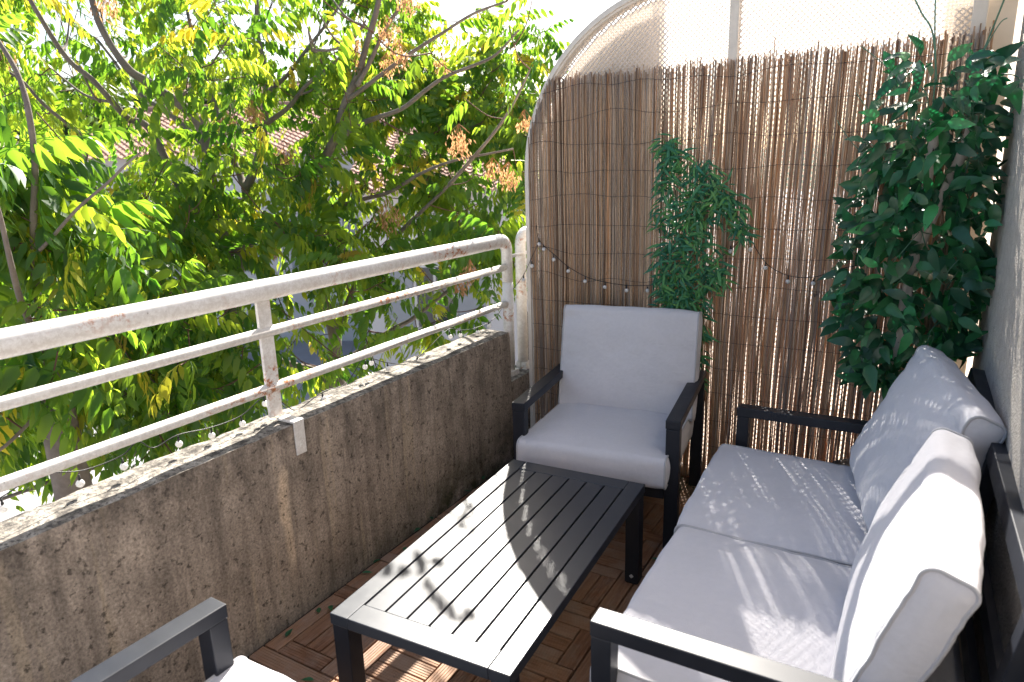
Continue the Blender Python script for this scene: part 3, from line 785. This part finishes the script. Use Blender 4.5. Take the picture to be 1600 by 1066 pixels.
# ================================================================== HANGING BAMBOO GARLAND
bg = empty('hanging_garland', onp(1066,235,1,2.985)); ob = bg.location.copy()
tag(bg, 'hanging artificial bamboo garland with narrow green leaves on the middle of the reed screen', 'garland')
bvar = [leaf_mesh('leaf', .058*s_, .0115*s_, BAMB, .15, c_, 'narrow') for s_, c_ in ((1,.2),(1.25,.35),(.8,.1),(1.1,.5))]; bnp = [mesh_np(m_) for m_ in bvar]
strands = [[(1042,222),(1035,300),(1036,400),(1040,470)],[(1048,225),(1055,300),(1058,400),(1072,492)],[(1075,248),(1085,330),(1083,420),(1082,490)],[(1090,252),(1108,320),(1113,400),(1112,470)],
 [(1095,250),(1130,300),(1160,335),(1158,368)],[(1088,260),(1098,400),(1098,500),(1094,600)],[(1100,262),(1124,300),(1130,370),(1127,440)],[(1050,228),(1046,330),(1046,430),(1052,480)],[(1085,252),(1072,330),(1070,430),(1066,480)]]
bl = []
rng = random.Random(8)
for si, st in enumerate(strands):
    y = 2.975-.02*rng.random()
    Q = smooth_path([onp(a_, b_, 1, y) for a_, b_ in st], 10)
    V, F = tube_data([q-ob for q in Q], .0016, 5); obj('strand', V, F, GTWIG, bg, True)
    nlf = 270
    for k in range(nlf):
        s = rng.random(); i = min(int(s*(len(Q)-1)), len(Q)-2); p = Q[i].lerp(Q[i+1], rng.random())
        tail = (si == 5 and p.z < .85)
        if tail and rng.random() < .35: continue
        if noise.noise(p*13+Vector((si*2.0,0,0))) < -.16 and not tail: continue
        off = Vector((rng.gauss(0,(.012+.022*abs(noise.noise(p*9))) if not tail else .008), -abs(rng.gauss(0,.030 if not tail else .012)), rng.gauss(0,.02)))
        d = Vector((rng.gauss(0,.95), -abs(rng.gauss(.30,.35)), -.45+rng.gauss(0,.50))).normalized()
        bl.append((frame(p+off-ob, d, Vector((rng.gauss(0,.5),-.8,.6)), rng.uniform(.7,1.15)), rng.randrange(4), rng.random(), (p+off).y))
bl.sort(key=lambda q: q[3])
for M, k, tn, _ in bl[:300]: o = link('leaf', bvar[k], bg); o.matrix_local = M
merge('small_leaves', [(bnp[k], M, tn) for M, k, tn, _ in bl[300:]], BAMB, bg)

# ================================================================== MOSS MAT, FALLEN LEAVES
mm = MB(); rng = random.Random(5)
for i in range(2600):
    p = Vector((rng.uniform(.70,1.45), rng.uniform(2.80,3.00), .001)); L_ = rng.uniform(.008,.02); d = rv(rng); d.z = abs(d.z)+.8; d.normalize(); s_ = d.orthogonal().normalized()*.0012
    mm.add([p-s_, p+s_, p+d*L_], [(0,1,2)], rng.random())
gm = mm.build('artificial_grass', m_plain('artificial_grass_blades', (.03,.07,.025), .6, .3, .4, 30)); tag(gm, 'strip of dark artificial grass at the foot of the reed screen', 'grass', kind='stuff')
gl = leaf_mesh('fallen_leaf', .04, .018, FAKE, .2, .1)
for i in range(16):
    yy = 1.15+1.5*(i+.5)/16+rng.uniform(-.03,.03)
    o = link('fallen_leaf', gl); o.location = (rng.uniform(.012,.075) if i % 4 else rng.uniform(.1,.35), yy, .006); o.rotation_euler = (rng.uniform(-.25,.25), rng.uniform(-.25,.1), rng.uniform(0,6.28))
    tag(o, 'small fallen leaf lying on the deck along the foot of the parapet', 'leaf', 'fallen leaves along the parapet')
o = link('fallen_leaf', gl); o.location = onp(1033,877,2,.006); o.scale = (1.1,1.1,1.1); o.rotation_euler = (0.1,0,2.9)
tag(o, 'single green fallen leaf on the deck under the sofa front beside the armchair leg', 'leaf')

# ================================================================== TREES
rng = random.Random(77)
def frond_mesh(L, pairs, ll, seed, droop):
    r = random.Random(seed); V = []; F = []
    def rp(s): return Vector((L*s*(1-.12*droop*s), 0, L*(.10*math.sin(s*2.2)-droop*.62*s**1.9)))
    side_w = r.uniform(-.12,.12)
    pts = [rp(i/5)+Vector((0, side_w*L*(i/5)**2, 0)) for i in range(6)]
    tv, tf = tube_data(pts, [.0028,.0024,.002,.0016,.0012,.0008], 3, False); V += tv; F += tf
    for k in range(pairs):
        s = .14+.84*k/(pairs-1); i = min(int(s*5), 4); p = pts[i].lerp(pts[i+1], s*5-i); t = (pts[i+1]-pts[i]).normalized()
        sides = (-1, 1) if k < pairs-1 else (-1, 1, 0)
        for sd_ in sides:
            lat = Vector((0, sd_, 0)); l = ll*(.72+.45*math.sin(math.pi*min(s*.9+.1,1)))*r.uniform(.9,1.3); wv = l*.36*r.uniform(.85,1.1)
            d = (t*(.32+r.gauss(0,.12)+(.8 if sd_ == 0 else 0))+lat*(.42+r.gauss(0,.16))+Vector((0,0,-1.0+r.gauss(0,.28)))).normalized()
            upv = Vector((0,0,1))*.5+lat*(.75)+rv(r)*.3; upv = (upv-d*upv.dot(d)).normalized(); yv = upv.cross(d)
            cu = r.uniform(.12,.34); fo = r.uniform(.05,.22); o = len(V)
            b = p+lat*.004
            V.append(b)
            for ss, wf in ((.22,.95),(.6,.80)):
                cpos = b+d*(l*ss)-upv*(cu*l*ss*ss)
                V += [cpos-yv*(wv/2*wf)+upv*(fo*wv*wf), cpos, cpos+yv*(wv/2*wf)+upv*(fo*wv*wf)]
            V.append(b+d*l-upv*(cu*l*1.05))
            F += [(o,o+1,o+2),(o,o+2,o+3),(o+1,o+4,o+5,o+2),(o+2,o+5,o+6,o+3),(o+4,o+7,o+5),(o+5,o+7,o+6)]
    me = mesh('leaf', V, F, LEAF, True); a = me.attributes.new('tone','FLOAT','POINT'); a.data.foreach_set('value', [.0]*len(V)); return me
fr_var = [frond_mesh(L_, n_, l_, i_, d_) for i_, (L_, n_, l_, d_) in enumerate(((.42,7,.098,.6),(.48,8,.10,.9),(.36,6,.09,.4),(.50,8,.105,1.2),(.32,5,.095,.8),(.44,7,.088,1.4),(.38,6,.10,.3),(.46,8,.092,1.05)))]
fr_np = [mesh_np(m_) for m_ in fr_var]

class Tree:
    def __init__(s, base, label):
        s.e = empty('tree', base); s.o = Vector(base); tag(s.e, label, 'tree', None); s.pts = []; s.cl = []; s.tw = MB(); s.rs = .68
    def limb(s, P, r0, r1, name='branch', n=10):
        Q = smooth_path(P, 6)
        Q = [q+Vector((noise.noise(q*2.3), noise.noise(q*2.3+Vector((9,0,0))), noise.noise(q*2.3+Vector((0,9,0)))))*.02 for q in Q]
        if name == 'branch': r0 *= s.rs; r1 *= s.rs
        rr = [r0+(r1-r0)*(i/(len(Q)-1))**.8 for i in range(len(Q))]
        rr = [x*(1+.10*noise.noise(q*9)) for x, q in zip(rr, Q)]
        tube(name, [q-s.o for q in Q], rr, BARK, s.e, n); s.pts += [q for q in Q[len(Q)//4:]] if name == 'branch' else []
    def cluster(s, c, n, spread=.10, size=1.0, lat=None):
        """a twig from the nearest limb to c, with n fronds radiating from its end"""
        if not s.pts: return
        q = min(s.pts, key=lambda p: (p-c).length+.6*max(0, p.z-c.z))
        L = (q-c).length
        mid = (q+c)/2+Vector((0,0,-.10*L))+rv(rng)*.08*L
        if L < 1.6:
            VV, FF = tube_data([v-s.o for v in smooth_path([q, mid, c], 4)], [.0028+.0035*min(L,1.2)*(1-i/8) for i in range(9)], 5, False); s.tw.add(VV, FF)
            s.pts += [mid, mid.lerp(c, .5)]
        ax = (c-mid).normalized()
        for k in range(n):
            a = 2.4*k+rng.uniform(-.3,.3); up = Vector((0,0,1)); e1 = ax.cross(up); e1 = e1.normalized() if e1.length > .05 else Vector((1,0,0)); e2 = Vector((-e1.y, e1.x, 0))
            d = (e1*math.cos(a)+e2*math.sin(a))*rng.uniform(.5,1)+Vector((0,0,rng.uniform(-.9,.5)))+ax*.35
            p = c-ax*rng.uniform(0, spread*1.6)
            s.cl.append((frame(p-s.o, d, Vector((0,0,1))+rv(rng)*.45, size*rng.uniform(.6,1.1)), rng.randrange(len(fr_var)), rng.random(), (p-CAM).length))
    def seeds(s, c, n=90, rad=.085):
        mbb = MB(); o_ = c
        for i in range(n):
            p = c+rv(rng)*rad*rng.random()**.45+Vector((0,0,-.02)); d = (rv(rng)*.6+Vector((0,0,-.9))).normalized(); l = rng.uniform(.028,.042); w_ = d.orthogonal().normalized()*.0042
            m_ = p+d*l*.5+rv(rng)*.004
            mbb.add([v-s.o for v in (p, m_-w_, m_+w_, p+d*l)], [(0,1,3,2)], rng.random())
        for i in range(10):
            VV, FF = tube_data([v-s.o for v in (c+Vector((0,0,rad)), c+rv(rng)*rad*.8)], .0014, 3, False); mbb.add(VV, FF, .1)
        ob_ = mbb.build('seed_cluster', SEED, s.e); ob_['kind'] = 'stuff'
    def finish(s):
        s.cl.sort(key=lambda q: q[3])
        for M, k, tn, _ in s.cl[:300]:
            o = link('leaf', fr_var[k], s.e); o.matrix_local = M
        if len(s.cl) > 300: merge('crown', [(fr_np[k], M, tn) for M, k, tn, _ in s.cl[300:]], LEAF, s.e)
        t = s.tw.build('twigs', TWIG, s.e, True); t['kind'] = 'stuff'

def blocks_sun(p):
    for z in (.38, .75, 1.11):
        t = (p.z-z)/SUN.z
        if t <= 0: continue
        q = p-SUN*t
        if -.75 < q.x < 2.3 and -1.0 < q.y < 2.75: return 1 if (q.x < .3 and q.y > 1.4 and z > .5) else 2
    return 0
def A(px, py, d): return at(px, py, d)

T1 = Tree(A(345,640,4.7)*1.0, 'tall multi stemmed tree with hanging compound leaves just beyond the middle of the railing')
b0 = A(345,640,4.7); b0.z = -3.5; T1.e.location = b0; T1.o = b0.copy()
hub = A(347,600,4.7)
T1.limb([b0, b0.lerp(hub,.5)+Vector((.1,0,0)), hub], .17, .12, 'trunk', 14)
T1.limb([hub, A(371,412,4.6), A(354,384,4.55), A(332,300,4.5), A(312,194,4.4), A(234,132,4.2), A(197,104,4.1), A(158,37,4.0), A(130,-60,3.9)], .085, .022)
T1.limb([A(371,412,4.6), A(300,320,4.5), A(281,293,4.45), A(234,203,4.3), A(197,183,4.2), A(146,124,4.0), A(107,90,3.9), A(56,17,3.7), A(10,-60,3.6)], .048, .014)
T1.limb([A(352,384,4.6), A(324,270,4.7), A(293,203,4.8), A(214,141,4.9), A(150,60,5.0)], .045, .013)
T1.limb([A(371,412,4.65), A(391,379,4.8), A(384,300,4.9), A(377,281,4.95), A(352,220,5.0), A(332,155,5.1), A(300,60,5.2), A(280,-40,5.3)], .062, .014)
T1.limb([A(384,300,4.9), A(405,240,4.9), A(414,194,4.9), A(414,113,4.9), A(405,56,4.9), A(402,-60,4.9)], .050, .018)
T1.limb([A(414,194,4.9), A(450,166,4.8), A(478,135,4.7), A(529,90,4.6), A(570,30,4.5)], .030, .010)
T1.limb([A(412,150,4.9), A(450,113,5.0), A(475,79,5.0), A(520,22,5.0), A(560,-40,5)], .028, .010)
T1.limb([hub, A(290,548,4.4), A(248,503,4.1), A(215,455,3.8), A(150,395,3.4), A(90,330,3.0)], .060, .014)
T1.limb([hub, A(253,556,4.3), A(146,528,3.9), A(60,525,3.6), A(-60,500,3.4)], .050, .014)
T1.limb([A(300,570,4.5), A(200,600,4.2), A(60,650,3.9), A(-40,700,3.7)], .040, .012)
T1.limb([A(345,640,4.7), A(250,690,4.4), A(120,740,4.0), A(-30,790,3.8)], .045, .012)
T1.limb([A(132,260,3.9), A(132,220,3.8), A(68,163,3.6), A(31,124,3.5), A(-10,100,3.4)], .018, .009)
for k in range(18):
    c = A(rng.uniform(60,600), rng.uniform(-40,110), rng.uniform(3.9,5.3)); q = min(T1.pts, key=lambda p: (p-c).length+2*max(0,p.z-c.z+.2)); T1.limb([q, q.lerp(c,.5)+Vector((0,0,-.05)), c], .017, .006, n=6)

b2 = A(515,600,5.2); h2 = A(515,580,5.2)
T2 = Tree((b2.x, b2.y, -3.5), 'tall tree with leaning forked stem beyond the railing nearer the reed screen')
T2.limb([T2.o, T2.o.lerp(h2,.5), h2], .15, .11, 'trunk', 14)
T2.limb([h2, A(523,525,5.1), A(500,440,5.0), A(475,330,4.9), A(478,290,4.85), A(515,231,4.7), A(543,158,4.6), A(563,113,4.5), A(574,68,4.4), A(591,0,4.3), A(600,-60,4.2)], .075, .020)
T2.limb([A(518,225,4.7), A(560,196,4.6), A(591,183,4.5), A(630,169,4.4), A(667,141,4.3), A(695,121,4.2), A(746,98,4.1), A(776,82,4.0), A(812,45,3.9)], .030, .009)
T2.limb([A(560,135,4.5), A(582,93,4.45), A(602,48,4.4), A(633,0,4.3), A(660,-50,4.2)], .026, .010)
T2.limb([A(476,325,4.9), A(520,322,4.85), A(570,310,4.8), A(610,300,4.7), A(660,270,4.5), A(720,250,4.3), A(800,235,4.2)], .030, .010)
T2.limb([A(523,525,5.1), A(560,440,5.0), A(610,380,4.8), A(660,330,4.6), A(700,290,4.4)], .040, .012)
T2.limb([h2, A(600,520,5.0), A(650,495,4.9), A(720,440,4.8), A(780,400,4.7)], .040, .010)
T2.limb([h2, A(430,560,5.0), A(380,500,4.9), A(340,440,4.8)], .040, .012)
T2.limb([A(543,158,4.6), A(610,110,4.4), A(680,60,4.3), A(740,20,4.2), A(790,0,4.1)], .024, .009)
T2.limb([A(700,290,4.4), A(760,225,4.2), A(800,170,4.0), A(830,110,3.9)], .020, .008)

b3 = A(45,300,2.9)
T3 = Tree((b3.x-.1, b3.y+.1, -3.5), 'leafy tree with large dark drooping leaves close behind the left end of the railing')
h3 = A(62,560,3.0); T3.rs = .5
T3.limb([T3.o, T3.o.lerp(h3,.6), h3], .10, .07, 'trunk', 12)
T3.limb([h3, A(58,430,2.8), A(50,330,2.7), A(45,194,2.6), A(31,127,2.6), A(6,79,2.6), A(-30,30,2.6)], .034, .014)
T3.limb([h3, A(40,470,2.6), A(20,400,2.4), A(-10,300,2.3), A(-40,240,2.2)], .030, .010)
T3.limb([A(55,400,2.75), A(120,330,2.5), A(180,270,2.3), A(220,240,2.2)], .016, .006)
T3.limb([h3, A(68,600,2.8), A(66,640,2.6), A(20,690,2.5), A(-40,730,2.4)], .020, .010)

zones = [  # tree, x0,x1,y0,y1,d0,d1, count, fronds, size
 (T1,-60,560,-60,210,3.7,6.0,125,5,.9), (T2,480,800,-50,200,4.2,6.0,130,5,.9), (T2,640,872,10,280,4.2,6.2,130,5,.9),
 (T1,150,520,200,400,3.9,5.4,80,5,.9), (T2,480,830,190,420,3.8,5.2,90,5,.9), (T1,-40,330,300,560,3.2,4.8,80,6,.95),
 (T1,60,420,470,640,3.4,4.8,56,6,.95), (T1,-60,300,560,740,3.0,4.4,66,6,.95), (T2,430,700,420,580,4.0,5.2,36,5,.9),
 (T3,-60,230,200,400,2.1,2.9,22,6,1.15), (T3,-60,170,380,640,2.2,2.9,16,5,1.05), (T3,-80,60,0,200,2.5,3.3,8,5,1.0),
 (T1,-60,480,-60,220,5.0,6.8,70,5,.9), (T2,500,860,60,330,4.8,6.2,55,5,.9), (T2,600,830,330,480,3.7,4.6,16,4,.9), (T1,70,340,245,330,3.6,4.8,26,5,.95), (T1,-60,430,300,480,4.8,6.8,30,6,1.0), (T1,-60,380,480,720,3.6,5.2,30,6,1.0), (T1,330,560,270,380,4.2,5.2,16,5,.9)]
def sky_hole(px, py):
    for (hx, hy, rx, ry) in ((40,70,45,60),(180,85,55,40),(440,70,28,60),(505,45,24,45),(560,50,15,30),(700,90,50,14),(300,20,25,20),(665,185,25,15),(440,335,40,28),(520,345,35,28),(700,440,70,30),(780,270,50,30),(460,195,45,26),(200,215,90,18),(640,215,30,20)):
        if ((px-hx)/rx)**2+((py-hy)/ry)**2 < 1: return True
    return False
shadow_budget = 10
for (T, x0, x1, y0, y1, d0, d1, cnt, nf_, sz) in zones:
    k = 0; tries = 0
    while k < cnt and tries < cnt*30:
        tries += 1
        px, py, d = rng.uniform(x0,x1), rng.uniform(y0,y1), rng.uniform(d0,d1)
        p = A(px, py, d)
        if p.x > -.42: continue
        if px > 700 and py < (px-700)*.22-15: continue
        if sky_hole(px, py+25) and rng.random() < .85: continue
        bs = blocks_sun(p)
        if bs and rng.random() < (.35 if bs == 1 else 1.0): continue
        T.cluster(p, max(2, nf_-3+rng.randrange(3)), .12, sz*.92); k += 1
# the sprays over the end of the railing whose shadows fall on the table and the parapet
for (tx, ty, tz, t) in ((.70,1.34,.38,1.75),(.90,1.20,.38,1.95),(.58,1.52,.38,1.7),(-.06,2.2,.67,1.2),(-.08,1.75,.67,1.5),(-.1,1.15,.67,1.6),(-.1,.75,.67,1.7),(1.5,1.22,.55,2.7)):
    p = Vector((tx,ty,tz))+Vector((-.497,1.08,1.0))*t
    T2.cluster(p, 1, .05, .95)
for (px, py, d, n_, r_) in ((605,50,4.3,110,.10),(625,85,4.3,80,.07),(395,172,4.6,120,.07),(350,185,4.7,90,.07),(607,335,4.4,130,.10),(718,218,4.1,120,.09),(292,325,4.3,90,.07),(445,240,4.8,110,.09),
      (165,8,4.0,100,.08),(548,62,4.5,70,.07),(735,420,4.0,60,.06),(795,272,4.0,90,.07),(820,185,4.0,50,.05),(560,92,4.5,80,.08),(605,98,4.4,60,.06),(425,385,4.4,60,.06),(5,78,3.2,50,.05),(635,-5,4.2,100,.09),(690,95,4.2,50,.05),(770,262,4.1,60,.06),(720,440,4.0,50,.05),(300,45,4.4,40,.06)):
    (T2 if px > 470 else T1).seeds(A(px, py, d), n_, r_)
for T in (T1, T2, T3): T.finish()

# ================================================================== BUILDING ACROSS THE YARD
TILE = m_leaf('roof_tile_clay', [(0,(.34,.19,.14)),(.5,(.46,.28,.21)),(1,(.40,.25,.20))], [(0,(0,0,0)),(1,(0,0,0))], 0.0, .9, .2)
WALL = m_plain('pale_house_render', (.60,.57,.56), .9, .2, .12, .8)
GLASS = m_plain('dark_window_glass', (.03,.035,.04), .12, .6)
SHUT = m_plain('grey_shutter', (.30,.31,.33), .6, .3, .1, 3)
def house(base, rz, Lx, D, hw_, hr_, label, windows):
    """long house: front face at local y=0 facing -y, ridge along x"""
    t = empty('house', base, rz); tag(t, label, 'house')
    mb = MB(); mb.box((0, 0, 0), (Lx, D, hw_)); mb.build('wall', WALL, t)
    mb = MB(); mb.add([(0,0,hw_+.001),(0,D,hw_+.001),(0,D/2,hw_+hr_-.02)],[(0,1,2)]); mb.add([(Lx,0,hw_+.001),(Lx,D,hw_+.001),(Lx,D/2,hw_+hr_-.02)],[(2,1,0)]); mb.build('gable', WALL, t)
    # tiled roof: corrugated courses, each a step above the one below
    ov = .45; nc = 22; cw = .24; nx_ = int((Lx+.6)/cw)*4; V = []; F = []; T = []
    for sgn in (1, -1):
        for c in range(nc):
            s0 = c/nc; s1 = (c+1)/nc+.012; tones = [rng.random() for _ in range(nx_//4+1)]; o = len(V)
            for i in range(nx_+1):
                x = -.3+i*cw/4; hgt = .035*math.sin(2*math.pi*i/4+.6)
                for s_, lift in ((s0, .06), (s1, .012)):
                    y = (-ov+(D/2+ov)*s_); z = hw_-ov*hr_/(D/2)+(hr_+ov*hr_/(D/2))*s_+lift+hgt
                    V.append((x, y if sgn > 0 else D-y, z)); T.append(tones[i//4])
            for i in range(nx_): a = o+i*2; F.append((a, a+2, a+3, a+1) if sgn > 0 else (a+1, a+3, a+2, a))
            # butt end of the course
            o2 = len(V)
            for i in range(nx_+1):
                p = V[o+i*2]; V.append(p); V.append((p[0], p[1], p[2]-.05)); T += [.0,.0]
            for i in range(nx_): a = o2+i*2; F.append((a+1, a+3, a+2, a))
    me = mesh('roof_tiles', V, F, TILE, False); a_ = me.attributes.new('tone','FLOAT','POINT'); a_.data.foreach_set('value', T)
    rf = link('roof_tiles', me, t); rf['kind'] = 'stuff'
    V, F = tube_data([(-.3, D/2, hw_+hr_+.05), (Lx+.3, D/2, hw_+hr_+.05)], .11, 10); obj('ridge', V, F, m_plain('ridge_tile', (.42,.25,.19), .9, .2, .3, 3), t, True)
    for (x0, x1, z0, z1, sh) in windows:
        wn = box('window', (x0, -.03, z0), (x1, .02, z1), m_plain('window_frame_paint', (.62,.60,.58), .5, .4), t)
        for xa, xb in ((x0+.06, (x0+x1)/2-.03), ((x0+x1)/2+.03, x1-.06)):
            box('pane', (xa, -.045, z0+.06), (xb, -.034, z1-.06), GLASS, wn)
        if sh:
            for xa, xb in ((x0-.62, x0-.02), (x1+.02, x1+.62)): box('shutter', (xa, -.06, z0-.03), (xb, -.02, z1+.03), SHUT, t)
    return t
def place_house(xa, xb, d, ye, hr_, D, label, wins, d2=None):
    hb = A(xa, ye, d); he = A(xb, ye, d2 or d); dx = Vector((he.x-hb.x, he.y-hb.y, 0)); a_ = math.atan2(dx.y, dx.x)
    z = A((xa+xb)/2, ye, d).z
    house((hb.x, hb.y, -3.5), a_, dx.length, D, z+3.5, hr_, label, wins); return a_
ang = place_house(90, 640, 20, 236, 1.55, 9.0, 'long pale house with red tiled roof seen through the left and middle of the tree', [(1.6,2.6,2.2,3.6,True),(4.4,5.4,2.2,3.6,True),(7.4,8.4,2.2,3.6,True)], 19)
place_house(560, 1000, 14, 284, 1.35, 7.5, 'lower tiled house standing nearer beyond the end of the railing', [(1.0,1.9,1.6,3.0,True),(3.4,4.2,1.4,2.9,False)])
h2b = A(250,180,40.0)
house((h2b.x, h2b.y, -3.5), ang+.3, 10, 8.0, A(300,160,40).z+3.5, 1.5, 'small far white house between dark trees above the tiled roof', [(2,3,3.5,4.6,False),(6,7,3.5,4.6,False)])
gwall = A(690,520,9.5)
yw = box('garden_wall', (0,0,0), (7.5,.2,2.0), m_plain('yard_wall_render', (.50,.47,.46), .9, .2, .15, 1.0)); yw.location = (A(560,520,10).x, A(560,520,10).y, -3.5); yw.rotation_euler = (0,0,R(25))
tag(yw, 'low pale garden wall in the yard beyond the tree', 'wall')
# far trees
FARL = m_leaf('far_foliage', [(0,(.018,.035,.016)),(1,(.045,.07,.03))], [(0,(.10,.16,.03)),(1,(.16,.22,.04))], .25, .7, .2)
tl = leaf_mesh('far_leaf', .42, .26, FARL, .2, .2); tlnp = mesh_np(tl)
def far_tree(px, py, d, rad, hgt, label):
    top = A(px, py, d); base = Vector((top.x, top.y, -3.5)); t = empty('tree', base); tag(t, label, 'tree')
    H_ = top.z+3.5
    V, F = tube_data([(0,0,0), (.1,0,H_*.5), (0,.1,H_*.85)], [.28,.2,.08], 8); obj('trunk', V, F, BARK, t, True)
    items = []
    blobs = [(Vector((rng.uniform(-1,1)*rad*.6, rng.uniform(-1,1)*rad*.6, H_-hgt*rng.uniform(.15,.9))), rad*rng.uniform(.3,.55)) for _ in range(14)]
    for i in range(1500):
        c, r_ = rng.choice(blobs); d_ = rv(rng); p = c+d_*r_*rng.random()**.35
        items.append((tlnp, frame(p, (d_+rv(rng)*.8), Vector((0,0,1))+rv(rng)*.6, rng.uniform(.6,1.3)), rng.random()))
    merge('crown', items, FARL, t)
far_tree(40,75,30,3.2,6.5,'dark tree far beyond the tiled roof, leftmost of the far trees')
far_tree(130,105,33,3.4,6,'dark tree beyond the left end of the tiled roof')
far_tree(215,108,35,3.4,6,'dark tree rising right behind the ridge of the tiled roof')
far_tree(330,135,36,3.0,5,'rounded dark tree behind the middle of the tiled roof')
far_tree(480,140,38,3.0,5,'low dark tree behind the right half of the tiled roof')
far_tree(690,150,34,3.0,5,'dark tree behind the right end of the tiled roof')
